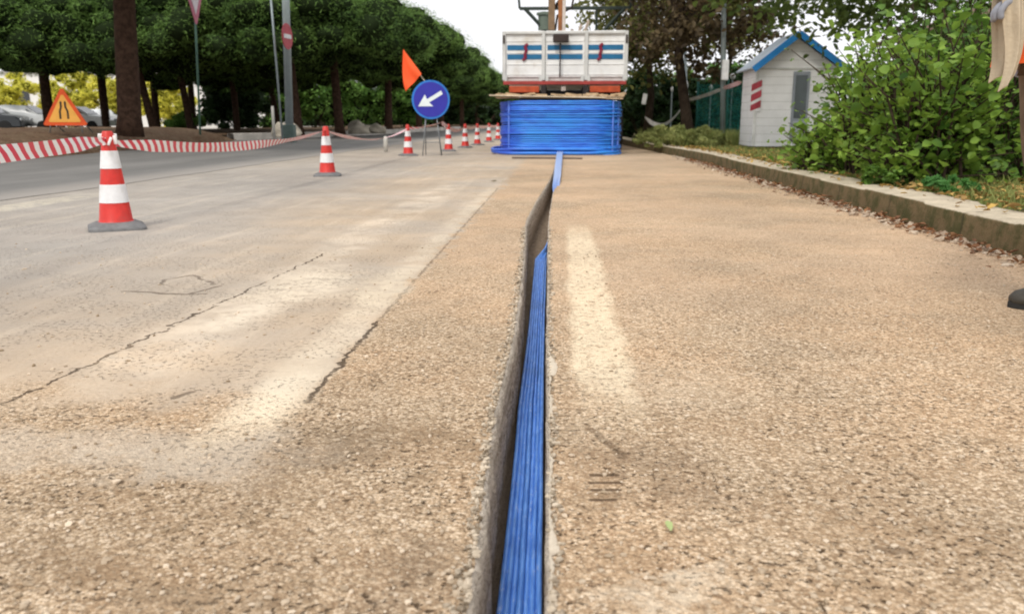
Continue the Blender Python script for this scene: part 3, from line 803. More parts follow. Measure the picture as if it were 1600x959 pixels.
# ------------------------------------------------------------------ triangular warning sign on the island
TY = 16.6
a, b, c = at(68, 194, TY), at(136, 194, TY), at(101, 139, TY)
ts = empty('warning_sign', ((a.x + b.x) / 2, TY, .38), 0, 'orange triangular roadworks sign showing a narrowing road, standing in front of the parked cars', 'road sign')
W2 = (b.x - a.x) / 2; zb, zt = a.z - .38, c.z - .38
def tri(k):
    cz = zb + (zt - zb) / 3
    return [(x * k, cz + (z - cz) * k) for x, z in ((-W2, zb), (-W2 * .93, zb - .03), (W2 * .93, zb - .03), (W2, zb), (.03, zt), (-.03, zt))]
face_y(MB(), tri(1), 0, .02).build('rim', mat('sign_red', (.75, .10, .02), .5, .2, 5), ts)
face_y(MB(), tri(.74), -.004, .003).build('plate', mat('sign_yellow', (.85, .42, .08), .5, .15, 4), ts)
mb = MB()
for s in (-1, 1):
    L = [(s * .08, zb + .10), (s * .08, zb + .25), (s * .045, zb + .33), (s * .045, zb + .44)]
    for k in range(3):
        (x0, z0), (x1, z1) = L[k], L[k + 1]; face_y(mb, [(x0 - .02, z0), (x0 + .02, z0), (x1 + .02, z1), (x1 - .02, z1)], -.0075 - .0005 * k, .003)
mb.build('symbol', mat('sign_black', (.03, .025, .02), .6), ts)
mb = MB()
for s in (-1, 1): mb.tube([(s * .3, .03, zb + .1), (s * .34, .0, 0.02)], .012, 6); mb.tube([(s * .3, .03, zb + .1), (s * .3, .45, 0.02)], .012, 6)
mb.tube([(-.34, .03, zb + .1), (.34, .03, zb + .1)], .012, 6); mb.build('stand', M_steel, ts, True)

# ------------------------------------------------------------------ blue coil
CX = .0
CW = .485 * (968 - 783) / FPX * (coilY + .6)
CX = at(875.5, 200, coilY + .6).x
coil = empty('duct_coil', (CX, coilY + .62, 0), 0, 'huge stacked coil of blue ducts lying on the road behind the truck', 'coil')
def coil_mat():
    n = NT('coil_blue'); X, Y, Z = n.xyz()
    a = n.noise(30, 4, .6, n.scl(n.P(), (.12, .12, 1))); b = n.noise(2.0, 4, .6, n.scl(n.P(), (.6, .6, 1.4)))
    c = n.mix(n.step(a, .3, .7), (.02, .12, .60), (.04, .27, .85)); c = n.mix(n.step(b, .45, .65, 0, .7), c, (.03, .30, .80))
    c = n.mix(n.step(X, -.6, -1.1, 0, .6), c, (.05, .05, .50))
    return n.fin(c, .4, .5)
M_coil = coil_mat()
def sq_ring(hx, hy, r, n=12):
    out = []
    for cx, cy, a0 in ((hx - r, hy - r, 0), (-(hx - r), hy - r, 90), (-(hx - r), -(hy - r), 180), (hx - r, -(hy - r), 270)):
        for i in range(n + 1): a = R(a0 + 90 * i / n); out.append((cx + r * math.cos(a), cy + r * math.sin(a)))
    return out
mb = MB(); H = 1.0; NL = 27; th = H / NL
for k in range(NL):
    z = th * (k + .5) + .0; jx, jy = random.gauss(0, .006), random.gauss(0, .006); e = random.gauss(0, .008) + (.02 if k < 2 else 0)
    lay = int(k / 5); e += [.010, 0, .014, -.004, .008, 0][lay]
    ring = sq_ring(CW + e, .60 + e, .52, 14)
    pts = []
    n0 = len(ring)
    for i, (x, y) in enumerate(ring): pts.append((x + jx, y + jy, z + .008 * math.sin(i * .23 + lay * 2) + .006 * math.sin(i * .11 + k)))
    # closed tube
    pts.append(pts[0])
    mb.tube(pts, th * .53, 6, False)
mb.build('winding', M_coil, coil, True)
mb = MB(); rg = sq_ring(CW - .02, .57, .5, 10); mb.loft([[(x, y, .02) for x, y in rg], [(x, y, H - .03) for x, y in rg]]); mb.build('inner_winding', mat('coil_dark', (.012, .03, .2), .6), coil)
mb = MB()
rg = sq_ring(CW + .05, .66, .55, 12)
mb.tube([(x - .12 if x < 0 else x - .10, y - .02, .045 + .012 * math.sin(i * .3)) for i, (x, y) in enumerate(rg)] , .032, 7)
rg = sq_ring(CW + .02, .68, .55, 12)
mb.tube([(x - .16 if x < 0 else x - .12, y, .10 + .012 * math.sin(i * .37)) for i, (x, y) in enumerate(rg)], .028, 7)
mb.build('loose_turn', M_coil, coil, True)
M_strap = mat('strap_pale', (.12, .24, .74), .5, .2, 10)
for x in (-CW + .17, CW - .05, CW - .16):
    hy = .60 if abs(x) < CW - .3 else .60 - (.0)
    r = .52; dx = max(0, abs(x) - (CW - r)); hy = .60 - r + math.sqrt(max(0, r * r - dx * dx))
    mb = MB(); mb.box((x, -hy - .035, H / 2), (.03, .02, H * 1.0), None, .004); mb.build('strap', M_strap, coil)
# boards and cardboard on top
M_board = mat('raw_board', (.60, .44, .28), .85, .35, 7, dirt=(.75, .66, .52))
bd = empty('timber_cover', (CX, coilY + .62, H + .03), 0, 'splintered tan boards and packing laid flat across the top of the blue coil', 'boards')
MB().box((-.03, -.25, .02), (CW * 2 + .10, .56, .022), Matrix.Rotation(.01, 3, 'Y'), .006).build('board', M_board, bd)
MB().box((-.25, -.56, .045), (CW * 1.9, .14, .022), Matrix.Rotation(R(1.2), 3, 'Y') @ Matrix.Rotation(.03, 3, 'Z'), .006).build('board', mat('pale_board', (.72, .60, .44), .85, .3, 9), bd)
MB().box((.25, .25, .06), (CW * 1.7, .2, .04), Matrix.Rotation(-.012, 3, 'Y'), .006).build('board', M_board, bd)
mb = MB()
for i in range(26):
    mb.box((random.uniform(-CW, CW), random.uniform(-.5, -.35), .07 + random.random() * .02), (random.uniform(.08, .3), random.uniform(.04, .12), random.uniform(.012, .05)), Matrix.Rotation(random.uniform(-.4, .4), 3, 'Z') @ Matrix.Rotation(random.uniform(-.2, .2), 3, 'Y'))
mb.build('packing_scrap', mat('cardboard', (.66, .48, .30), .9, .4, 12), bd)
# thin steel bar across the trench in front of coil
a, b = G(800, 248), G(910, 249)
o = MB().tube([(a.x, a.y, .014), (b.x, b.y, .014)], .013, 8).build('steel_bar', mat('rusty_bar', (.13, .09, .07), .7)); tag(o, 'thin dark bar lying across the ducts on the road in front of the coil', 'bar')
# small green scrap on the road
q = G(772, 285); me = leaf_mesh('fallen_leaf', np.array([[q.x, q.y, .012]]), [.07], .6, 20, .2); o = link('fallen_leaf', me, mat('olive_leaf', (.14, .13, .03), .7)); tag(o, 'small dark leaf on the road left of the duct end', 'leaf')

# ------------------------------------------------------------------ truck
TYr = 17.75
def tx(px): return at(px, 90, TYr).x
def tz(py): return at(880, py, TYr).z
cxT = (tx(785) + tx(981)) / 2; WT = tx(981) - tx(785); z0, z1 = tz(126), tz(49)
tk = empty('flatbed_truck', (cxT, TYr, 0), 0, 'white dropside crane truck seen from behind with two blue stripes on its tailboard', 'truck')
M_tw = mat('truck_white', (.85, .85, .83), .45, .14, 2.5, .4, dirt=(.55, .50, .42))
M_tg = mat('truck_frame', (.66, .66, .63), .5, .2, 4)
M_blk = mat('rubber_black', (.02, .02, .02), .8, .2)
def tp(name, c, d, m, bev=.008, rot=None, par=tk): return MB().box(c, d, rot, bev).build(name, m, par)
LB = 4.6; hh = z1 - z0
tp('bed_floor', (0, LB / 2, z0 + .03), (WT - .06, LB - .1, .08), M_tg)
mb = MB()
pw = (WT - .18) / 3
for i in range(3):
    x = -WT / 2 + .06 + pw * (i + .5) + .03 * i
    mb.box((x, .03, z0 + .04 + hh / 2), (pw, .025, hh - .06), None, .004)
    for zz in (.12, .33, .56, .80): mb.box((x, .012, z0 + hh * zz), (pw * .97, .012, .014), None, .003)
mb.build('tailboard', M_tw, tk)
mb = MB()
for x in (-WT / 2 + .035, -WT / 6 - .01, WT / 6 + .01, WT / 2 - .035): mb.box((x, 0, z0 + hh / 2), (.07, .09, hh), None, .01)
mb.box((0, .0, z1 - .03), (WT, .06, .055), None, .01); mb.build('tailboard_frame', M_tg, tk)
M_str = mat('stripe_teal', (.02, .16, .33), .5, .25, 3)
for i in range(3):
    x = -WT / 2 + .06 + pw * (i + .5) + .03 * i
    for py in (74.5, 89): tp('stripe', (x, .0105, tz(py)), (pw * .9, .006, .10), M_str, 0)
M_mar = mat('maroon_paint', (.25, .02, .05), .5)
for px in (821, 938):
    x = tx(px) - cxT
    mb = MB(); P2 = [(.05, .16), (-.01, .13), (.02, .02), (-.01, -.02), (.0, -.12), (-.06, -.15)]
    for (ax, az), (bx_, bz) in zip(P2, P2[1:]): mb.tube([(x + ax, .0, tz(82) + az), (x + bx_, .0, tz(82) + bz)], .032, 5)
    mb.build('emblem', M_mar, tk)
for s in (-1, 1): tp('sideboard', (s * (WT / 2 - .015), LB / 2, z0 + hh * .5), (.03, LB, hh), M_tw)
tp('headboard', (0, LB - .02, z0 + hh * .55), (WT - .08, .04, hh * 1.1), M_tw)
tp('tail_rail', (0, .0, z0 - .05), (WT - .04, .1, .07), mat('rail_red', (.42, .06, .05), .6, .3, 5), .008)
for s in (-1, 1): tp('tail_light', (s * (WT / 2 - .45), .0, z0 - .175), (.62, .06, .13), mat('tail_orange', (.62, .10, .03), .4, .35, 9), .01)
tp('number_plate_bracket', (-.02, .02, z0 - .16), (.10, .05, .10), mat('bracket_pale', (.6, .5, .42), .6), .008)
mb = MB()
for s in (-1, 1): mb.box((s * .42, LB / 2 + .4, z0 - .22), (.09, LB + 2.2, .2), None, .01)
mb.box((0, .2, z0 - .25), (WT * .9, .08, .12), None, .01); mb.box((0, 1.9, z0 - .38), (WT * .8, .16, .16), None, .03); mb.build('chassis', mat('chassis_dark', (.03, .025, .025), .8), tk)
def wheel(x, y, r=.44, wd=.26, par=tk, rim=None):
    m = MB(); m.lathe([(r * .55, -wd / 2), (r * .93, -wd / 2), (r, -wd / 2 + .04), (r, wd / 2 - .04), (r * .93, wd / 2), (r * .55, wd / 2)], 28)
    o = m.build('wheel', M_blk, par, True, ang=40); o.location = (x, y, r); o.rotation_euler = (0, math.pi / 2, 0)
    m = MB(); m.lathe([(r * .15, -wd / 2 + .05), (r * .2, -wd / 2 + .02), (r * .5, -wd / 2 + .04), (r * .56, -wd / 2), (r * .56, wd / 2), (r * .5, wd / 2 - .04), (r * .2, wd / 2 - .02), (r * .15, wd / 2 - .05)], 20)
    m.build('rim', rim or M_steel, o, True, ang=40); return o
for s in (-1, 1):
    wheel(s * (WT / 2 - .15), .95, .48); wheel(s * (WT / 2 - .45), .95, .48); wheel(s * (WT / 2 - .24), LB + 1.0)
    MB().box((s * (WT / 2 - .3), .40, .55), (.5, .02, .5), None, .01).build('mudflap', M_blk, tk)
cab = MB(); cy0 = LB + .25
cab.prism([(0, .55), (0, 2.62), (1.55, 2.62), (1.85, 1.7), (1.95, 1.5), (1.95, .55)], WT * .88, Matrix.Translation((0, cy0, 0)) @ Matrix.Rotation(math.pi / 2, 4, 'Z'))
cab = cab.build('cab', M_tw, tk)
MB().box((0, cy0 - .012, 2.15), (1.5, .02, .55), None, .01).build('window', mat('dark_glass', (.03, .04, .045), .15, .1, 2, .6), cab)
for s in (-1, 1): MB().box((s * (WT * .44 + .01), cy0 + 1.1, 2.05), (.02, .75, .55), None, .01).build('window', MATS['dark_glass'], cab)
# loading crane behind the cab with its boom over the bed
cr_ = MB()
M_cr = mat('crane_paint', (.62, .50, .40), .55, .3, 5)
xm = tx(876) - cxT
colm = MB().box((xm, .65, tz(30)), (.13, .16, 1.75), None, .015).build('crane_column', mat('crane_orange', (.42, .17, .06), .6, .45, 6), tk); 
MB().box((xm + .06, .56, tz(0)), (.07, .1, 1.6), None, .012).build('crane_boom', mat('crane_pale', (.70, .62, .55), .5, .25, 6), tk)
MB().box((xm - .20, .7, tz(6)), (.14, .14, .9), None, .015).build('ram_cylinder', mat('ram_brown', (.28, .18, .10), .6, .35, 6), tk)
hk = MB(); hk.box((xm, -.12, tz(61)), (.32, .12, .16), None, .02); hk.build('hook_block', mat('hook_dark', (.05, .035, .03), .7), tk)
ch = MB()
for i in range(16):
    z = tz(70) - i * .042
    ch.lathe([(.010, -.02), (.022, 0), (.010, .02)], 6, (xm - .01, -.12, z), 1, .6)
ch.build('chain', MATS['hook_dark'], tk)
rk = MB(); M_rack = mat('rack_green', (.035, .05, .04), .6, .2)
zr = tz(15); ry = LB * .55
xa, xb = at(812, 15, TYr + ry).x - cxT, at(985, 15, TYr + ry).x - cxT; zr = at(812, 14, TYr + ry).z; zl = at(812, 47, TYr + ry).z
rk.box(((xa + xb) / 2, ry, zr), (xb - xa, .07, .07), None, .01); rk.tube([(xa, ry, zr), (xa - .02, ry, zr + .2)], .03, 6); rk.tube([(xb, ry, zr), (xb + .02, ry, zr + .2)], .03, 6)
for s, x0_ in ((1, xa + .12), (-1, xb - .12)): rk.tube([(x0_, ry, zr), (x0_ + s * .55, ry, zl - .1)], .045, 6); rk.tube([(x0_ + s * .55, ry, zl - .1), (x0_ + s * .55, ry, z0 + .1)], .035, 6)
rk.tube([((xa + xb) / 2 + .5, ry, zr), ((xa + xb) / 2 + .5, ry, z0 + .1)], .03, 6)
rk.build('load_rack', M_rack, tk)
m = MB(); q = at(851, 32, TYr + 2.6); m.lathe([(.15, -.22), (.15, .1), (.19, .11), (.19, .16), (.1, .18)], 16, (q.x - cxT, 2.6, q.z)); m.tube([(q.x - cxT, 2.6, q.z - .2), (q.x - cxT, 2.6, z0 + .07)], .06, 8); m.build('hydraulic_tank', mat('tank_grey', (.16, .20, .16), .6), tk)
m = MB(); q = at(897, 40, TYr + 1.4); 
for dx in (-.04, .06, .14): m.tube([(q.x - cxT + dx, 1.4, z0 + .08), (q.x - cxT + dx * 1.5, 1.4, z1 + .05), (q.x - cxT + dx * 2 + .04, 1.4, z1 + .22 + dx)], .035, 6)
m.build('outrigger_lever', M_cr, tk)
m = MB(); q = at(862, 22, TYr + .9)
m.tube([(q.x - cxT - .05, .9, z0 + .1), (q.x - cxT - .03, .9, q.z), (q.x - cxT + .25, .8, q.z + .35)], .045, 6)
m.tube([(q.x - cxT + .05, .85, z1 - .1), (q.x - cxT + .12, .8, q.z - .05), (q.x - cxT + .42, .75, q.z + .1), (q.x - cxT + .5, .75, q.z + .5)], .022, 6)
m.build('hydraulic_hose', MATS['hook_dark'], tk)
for s_x in (-1, 0, 1):
    for k in (-1, 1): MB().box((s_x * WT / 3 + k * .36, -.022, z0 + .035), (.06, .035, .11), None, .006).build('hinge', M_tg, tk)
for k in (-1, 1): MB().box((k * (WT / 2 - .035), -.055, z1 - .16), (.04, .03, .16), None, .006).build('latch', MATS['hook_dark'], tk)

# ------------------------------------------------------------------ vegetation
M_bark = mat('pine_bark', (.085, .050, .034), .95, .55, 9, .1, bump=1, bscale=24)
M_bark2 = mat('grey_bark', (.07, .05, .035), .95, .5, 9, .1, bump=1, bscale=30)
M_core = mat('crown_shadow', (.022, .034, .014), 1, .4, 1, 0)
M_pine = leafmat('pine_needles', (.035, .085, .020), (.22, .37, .085), .3, .75, .4)
M_pine2 = leafmat('pine_needles_bright', (.10, .24, .04), (.32, .58, .12), .3, .7, .5)
def trunk(pts, r, name, m, par, n=14):
    b = MB(); b.tube(pts, r, n); o = b.build(name, m, par, True)
    return o
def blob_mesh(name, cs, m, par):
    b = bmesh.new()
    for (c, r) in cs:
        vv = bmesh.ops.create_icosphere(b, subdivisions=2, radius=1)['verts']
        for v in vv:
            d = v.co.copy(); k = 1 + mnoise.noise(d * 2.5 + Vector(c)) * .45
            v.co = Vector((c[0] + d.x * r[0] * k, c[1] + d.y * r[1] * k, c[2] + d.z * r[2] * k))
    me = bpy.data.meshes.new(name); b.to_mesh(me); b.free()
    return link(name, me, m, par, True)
def pine_crown_data(rad, h, ncl, per, seedv):
    r_ = np.random.default_rng(seedv)
    C, S, cores = [], [], []
    for i in range(ncl):
        a = r_.random() * 2 * math.pi; rr = rad * math.sqrt(r_.random()) * .95
        z = (1 - (rr / rad) ** 2) * h * .65 + r_.random() * h * .35
        if r_.random() < .35: z *= r_.random()
        c = np.array([rr * math.cos(a), rr * math.sin(a), z]); s = .55 + r_.random() * .65
        d = r_.normal(size=(per, 3)); d /= np.linalg.norm(d, axis=1, keepdims=True); d *= (.55 + .5 * r_.random((per, 1)))
        d[:, 2] *= .62
        C.append(c + d * s); S.append(.08 + r_.random(per) * .11)
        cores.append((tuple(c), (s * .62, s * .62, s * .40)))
    return np.concatenate(C), np.concatenate(S), cores
PC = []
for sd_ in (1, 2, 3):
    c, s, cores = pine_crown_data(4.3, 3.4, 140, 430, sd_)
    me = leaf_mesh('pine_crown', c, s * 1.15, .2, .5, .1, kind='tri'); PC.append((me, cores))
coremesh = []
def pine(px, Y, zb, base_z, tr, label, lean=0, bright=False, sc_=1.0, rot=0, k=0, topshift=(0, 0), xw=None, grp='pine trees along the side road'):
    p = at(px, 200, Y) if xw is None else Vector((xw, Y, 0))
    r = empty('pine_tree', (p.x, p.y, base_z), 0, label, 'pine tree', grp)
    H = zb - base_z + 1.2; ls = []
    pts = [(0, 0, -.1), (lean * .1, 0, .3), (lean * .5, 0, H * .5), (lean, 0, H), (lean * 1.2, .1, H + 1.5)]
    tk_ = trunk(pts, [tr * 1.25, tr * 1.02, tr * .9, tr * .78, tr * .5], 'trunk', M_bark, r)
    lb = MB()
    for i in range(6):
        a = i * 1.05 + k; lb.tube([(lean, 0, H - .3 + i * .1), (lean + math.cos(a) * 1.2, math.sin(a) * 1.2, H + .5), (lean + math.cos(a) * 2.8, math.sin(a) * 2.8, H + 1.1)], [tr * .4, tr * .25, tr * .08], 6)
    lb.build('limbs', M_bark, tk_)
    me = PC[k % 3][0]
    if bright: me = me.copy()
    mat_ = M_pine2 if bright else M_pine
    if not me.materials: me.materials.append(mat_)
    o = bpy.data.objects.new('crown', me); COL.objects.link(o); o.parent = r
    o.location = (lean + topshift[0], topshift[1], zb - base_z - .1); o.rotation_euler.z = rot; o.scale = (sc_, sc_, sc_)
    if bright: me.materials.clear(); me.materials.append(mat_)
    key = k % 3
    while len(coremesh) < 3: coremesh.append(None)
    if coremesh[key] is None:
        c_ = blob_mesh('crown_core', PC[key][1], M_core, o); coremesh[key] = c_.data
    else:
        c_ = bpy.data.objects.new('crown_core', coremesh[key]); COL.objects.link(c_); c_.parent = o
    return r
rowA = [(202, 18, 4.3, .41, .245, 'massive pine with thick reddish brown trunk on the island, nearest of the pines', 0),
        (466, 31.5, 3.0, .17, .20, 'pine with dark trunk just right of the tall grey lamp post'),
        (531, 35, 3.0, .17, .19, 'pine trunk midway between the lamp post and the arrow sign'),
        (607, 44, 3.0, .17, .20, 'pine trunk rising behind the orange flag'),
        (655, 54, 3.0, .17, .20, 'pine in the row right behind the arrow sign'),
        (690, 64, 2.9, .17, .2, 'pine in the row just right of the arrow sign'),
        (722, 78, 2.7, .17, .2, 'pine near the far end of the row, above the distant cones'),
        (746, 95, 2.4, .17, .2, 'last pine of the row, beside the blue coil')]
for i, a in enumerate(rowA):
    pine(a[0], a[1], a[2], a[3], a[4], a[5], lean=[.3, -.3, -.2, .1, 0, 0, 0, 0][i], rot=i * 1.3, k=i, sc_=[1.05, .95, 1, 1.0, 1.0, 1.0, 1.05, 1.1][i])
rowB = [(78, 33, 3.0, .0, .21, 'pine with straight dark trunk just behind the orange warning sign', 0),
        (166, 37, 3.0, .0, .16, 'slim pine trunk between the warning sign and the massive pine', -.05),
        (243, 33, 2.8, .0, .16, 'slim left-leaning pine trunk just right of the massive pine', -.75),
        (300, 35, 2.8, .0, .15, 'slim pine trunk leaning left, next to the thin green sign post', -.5),
        (372, 40, 2.3, .0, .14, 'low dark pine between the white building and the lamp post', -.2),
        (435, 43, 2.6, .0, .15, 'thin dark pine trunk just left of the tall grey lamp post', -.4),
        (-60, 30, 2.9, .0, .2, 'pine at the left edge whose crown hangs over the parked cars', 0)]
for i, a in enumerate(rowB):
    pine(a[0], a[1], a[2], a[3], a[4], a[5], lean=a[6], rot=i * 2.1, k=i + 1, sc_=[1, .95, .95, .9, .8, .85, 1][i])
for i, (px, Y, zb, lab) in enumerate([(246, 43, 3.6, 'brighter green pine crown seen just right of the massive trunk'), (76, 44, 3.7, 'brighter green pine crown high at the upper left corner'),
                        (370, 48, 3.8, 'bright green pine crown in the gap left of the lamp post'), (168, 47, 4.1, 'pine behind the warning sign, crown merging with its neighbours'),
                        (303, 46, 4.0, 'pine above the white building')]):
    pine(px, Y, zb, 0, .18, lab, rot=i * 1.7, k=i, bright=(i in (0, 1, 2)), sc_=1.0)

def bush(name, loc, rx, ry, rz, ncl, per, size, m, label, cat='bush', grp=None, asp=.6, kind='leaf', core=True, seedv=0, up=.6, stems=True):
    r_ = np.random.default_rng(seedv)
    root = empty(name, loc, 0, label, cat, grp)
    C, S, cs = [], [], []
    for i in range(ncl):
        d = r_.normal(size=3); d /= np.linalg.norm(d); d *= r_.random() ** .4
        c = np.array([d[0] * rx, d[1] * ry, rz * (1 + d[2] * .92)]); s = (.16 + r_.random() * .2) * min(rx, ry, rz) * 1.1
        q = r_.normal(size=(per, 3)); q /= np.linalg.norm(q, axis=1, keepdims=True); q *= (.5 + .65 * r_.random((per, 1)))
        C.append(c + q * s * np.array([1.2, 1.2, .8])); S.append(size * (.6 + r_.random(per) * .7))
        if core: cs.append((tuple(c), (s * .7, s * .7, s * .5)))
    C = np.concatenate(C); C[:, 2] = np.maximum(C[:, 2], .02)
    me = leaf_mesh('foliage', C, np.concatenate(S), asp, up, .25, kind=kind)
    link('foliage', me, m, root)
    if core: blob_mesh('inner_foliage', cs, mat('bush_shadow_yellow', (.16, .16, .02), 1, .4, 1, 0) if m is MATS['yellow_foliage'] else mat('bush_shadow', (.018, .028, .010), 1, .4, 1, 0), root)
    if stems:
        b = MB()
        for i in range(5):
            a = r_.random() * 6.28; e = .5 + .4 * r_.random()
            b.tube([(math.cos(a) * .05, math.sin(a) * .05, -.03), (math.cos(a) * rx * .3, math.sin(a) * ry * .3, rz * .6), (math.cos(a) * rx * e, math.sin(a) * ry * e, rz * 1.3)], [.02 * rz, .015 * rz, .006 * rz], 5)
        b.build('stem', M_bark2, root)
    return root
M_yel = leafmat('yellow_foliage', (.50, .50, .06), (.92, .85, .16), .4, .7, .5)
M_mid = leafmat('mid_foliage', (.06, .16, .03), (.26, .46, .10), .3, .7, .5)
M_drk = leafmat('dark_foliage', (.015, .035, .014), (.06, .12, .035), .15, .7, .5)
for i, (px, Y, rx, rz, m, lab) in enumerate([(-30, 66, 4.5, 2.2, M_yel, 'yellow green shrub behind the parked white cars at the left edge'), (45, 68, 4.2, 2.4, M_yel, 'yellow green shrub above the parked cars, left of the warning sign'),
        (120, 70, 4.0, 2.5, M_yel, 'yellow green shrub right behind the warning sign'), (190, 68, 3.5, 2.3, M_yel, 'yellow green shrub glimpsed beside the massive trunk'), (262, 66, 2.7, 2.1, M_yel, 'golden shrub between the two leaning pine trunks'),
        (288, 46, 1.0, .55, M_mid, 'low green shrub at the foot of the leaning pine trunk')]):
    bush('shrub', (at(px, 200, Y).x, Y, 0), rx, 1.6, rz, 46, 150, .20, m, lab, 'shrub', 'yellowing shrubs beyond the pines', seedv=i)
for i, (px, Y, rx, rz, m, lab) in enumerate([(370, 52, 2.2, 1.7, M_drk, 'dark bush right of the white building'), (420, 60, 3.6, 2.6, M_mid, 'green bush behind the lamp post'), (490, 62, 3.6, 2.9, M_mid, 'rounded mid green bush right of the lamp post'),
        (560, 66, 3.6, 2.6, M_mid, 'mid green bush between the pine trunks left of the flag'), (630, 70, 3.4, 2.2, M_mid, 'mid green bush behind the arrow sign'), (600, 96, 6, 2.6, M_drk, 'dark bush deep behind the orange flag'), (500, 92, 6, 2.8, M_drk, 'dark bush deep behind the pines right of the lamp post'), (690, 84, 4.5, 2.4, M_drk, 'dark bush far behind the cones'), (760, 110, 6, 2.6, M_drk, 'dark bush closing the end of the row beside the coil'),
        (840, 130, 9, 3.5, M_drk, 'dark trees beyond the truck'),
        (655, 120, 9, 3.6, M_drk, 'tall dark bush closing the view behind the arrow sign'), (735, 140, 9, 4.0, M_drk, 'tall dark bush closing the view left of the coil'), (560, 110, 8, 3.6, M_drk, 'tall dark bush closing the view left of the flag')]):
    bush('bush', (at(px, 200, Y).x, Y, 0), rx, 2, rz, 46, 150, .24, m, lab, 'bush', 'bushes behind the pine row', seedv=20 + i)

def hedge(name, x0, x1, Y, h, n, m, label, size=.4):
    root = empty(name, ((x0 + x1) / 2, Y, -.3), 0, label, 'hedge'); L = x1 - x0
    X = (rng.random(n) - .5) * L; hh_ = np.array([h * (.8 + .35 * mnoise.noise(Vector((x * .25, 0, 0)))) for x in X])
    Z = hh_ * rng.random(n) ** .8; Yy = (rng.random(n) - .5) * 1.6
    link('foliage', leaf_mesh('foliage', np.stack([X, Yy, Z], 1), size * (.6 + .6 * rng.random(n)), .6, .4, .25, kind='tri'), m, root)
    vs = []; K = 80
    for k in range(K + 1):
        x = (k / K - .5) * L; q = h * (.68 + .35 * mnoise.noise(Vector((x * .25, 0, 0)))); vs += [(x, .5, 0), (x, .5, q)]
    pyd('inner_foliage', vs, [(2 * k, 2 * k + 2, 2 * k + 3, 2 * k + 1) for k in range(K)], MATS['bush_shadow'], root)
hedge('hedge', -70, -3, 112, 4.2, 9000, M_drk, 'long dark hedge closing the view behind all the pines', .5)
hedge('hedge', 2.6, 26, 40, 2.4, 6000, M_drk, 'dark hedge behind the shed and the mesh fence', .25)
# ------------------------------------------------------------------ right side: trees, hedge
def broadleaf(loc, H, rad, zc, rzc, ncl, per, size, m, label, trk, branches=9, seedv=0, asp=.6, name='tree', tr=.12, clr=.34):
    r_ = np.random.default_rng(seedv); root = empty(name, loc, 0, label, 'tree')
    t = trunk([Vector(p) for p in trk], [tr * 1.2] + [tr * (1 - .55 * i / (len(trk) - 1)) for i in range(1, len(trk))], 'trunk', M_bark2, root, 10)
    C, S = [], []; b = MB(); top = Vector(trk[-1]); mid = Vector(trk[len(trk) // 2])
    for i in range(branches):
        a = 6.28 * i / branches + r_.random(); e = .5 + .5 * r_.random(); z = zc + (r_.random() - .45) * rzc * 1.6
        st = mid.lerp(top, r_.random()); en = Vector((math.cos(a) * rad * e, math.sin(a) * rad * e, z)); md = st.lerp(en, .5) + Vector((0, 0, .25))
        b.tube([st, md, en], [tr * .42, tr * .25, tr * .06], 6)
        for j in range(3):
            e2 = en + Vector((r_.normal() * .5, r_.normal() * .5, r_.normal() * .35)); b.tube([md, md.lerp(e2, .6) + Vector((0, 0, .1)), e2], [tr * .16, tr * .1, tr * .03], 5)
    b.build('limbs', M_bark2, t)
    for i in range(ncl):
        d = r_.normal(size=3); d /= np.linalg.norm(d); d *= r_.random() ** .45
        c = np.array([d[0] * rad, d[1] * rad, zc + d[2] * rzc]); s = clr * (.5 + r_.random())
        q = r_.normal(size=(per, 3)) * .55
        C.append(c + q * s); S.append(size * (.6 + .8 * r_.random(per)))
    me = leaf_mesh('crown', np.concatenate(C), np.concatenate(S), asp, .2, .25, .4); link('crown', me, m, root)
    return root
M_brn = leafmat('plum_foliage', (.040, .028, .018), (.17, .125, .06), .25, .7, 1.6)
M_oli = leafmat('olive_foliage', (.045, .060, .015), (.22, .22, .06), .3, .7, 1.6)
M_ovh = leafmat('overhang_foliage', (.03, .06, .012), (.16, .22, .05), .35, .6, 1.2)
p = at(1078, 200, 19.5)
broadleaf((p.x, p.y, .1), 6, 2.0, 3.4, 1.9, 95, 75, .13, M_brn, 'brown leaved tree with a dark forked trunk just right of the truck', [(0, 0, -.05), (-.12, 0, .8), (-.3, 0, 1.8), (-.45, 0, 3.2), (-.4, 0, 4.6)], 12, 5, tr=.14)
p = at(1010, 200, 24)
broadleaf((p.x, p.y, .1), 6, 1.9, 3.3, 1.7, 75, 75, .14, M_oli, 'olive brown tree with slender trunk behind the right side of the truck', [(0, 0, -.05), (.1, 0, 1.2), (.0, 0, 2.2), (.1, 0, 4.2)], 10, 6, tr=.12)
p = at(1120, 200, 26)
broadleaf((p.x, p.y, .1), 6, 2.0, 3.9, 1.5, 70, 70, .14, M_oli, 'yellowish olive tree behind the thin grey lamp post', [(0, 0, -.05), (.1, 0, 1.2), (.3, 0, 2.4), (.1, 0, 4.4)], 10, 8, tr=.12)
p = at(1450, 200, 13.5)
broadleaf((p.x, p.y, .1), 6, 3.9, 3.15, 1.30, 230, 70, .12, M_ovh, 'overhanging green tree whose branches hang above the shed and bush', [(0, 0, -.05), (.1, 0, 1.2), (.0, 0, 2.2), (-.1, 0, 4.0)], 22, 11, tr=.09, clr=.34)
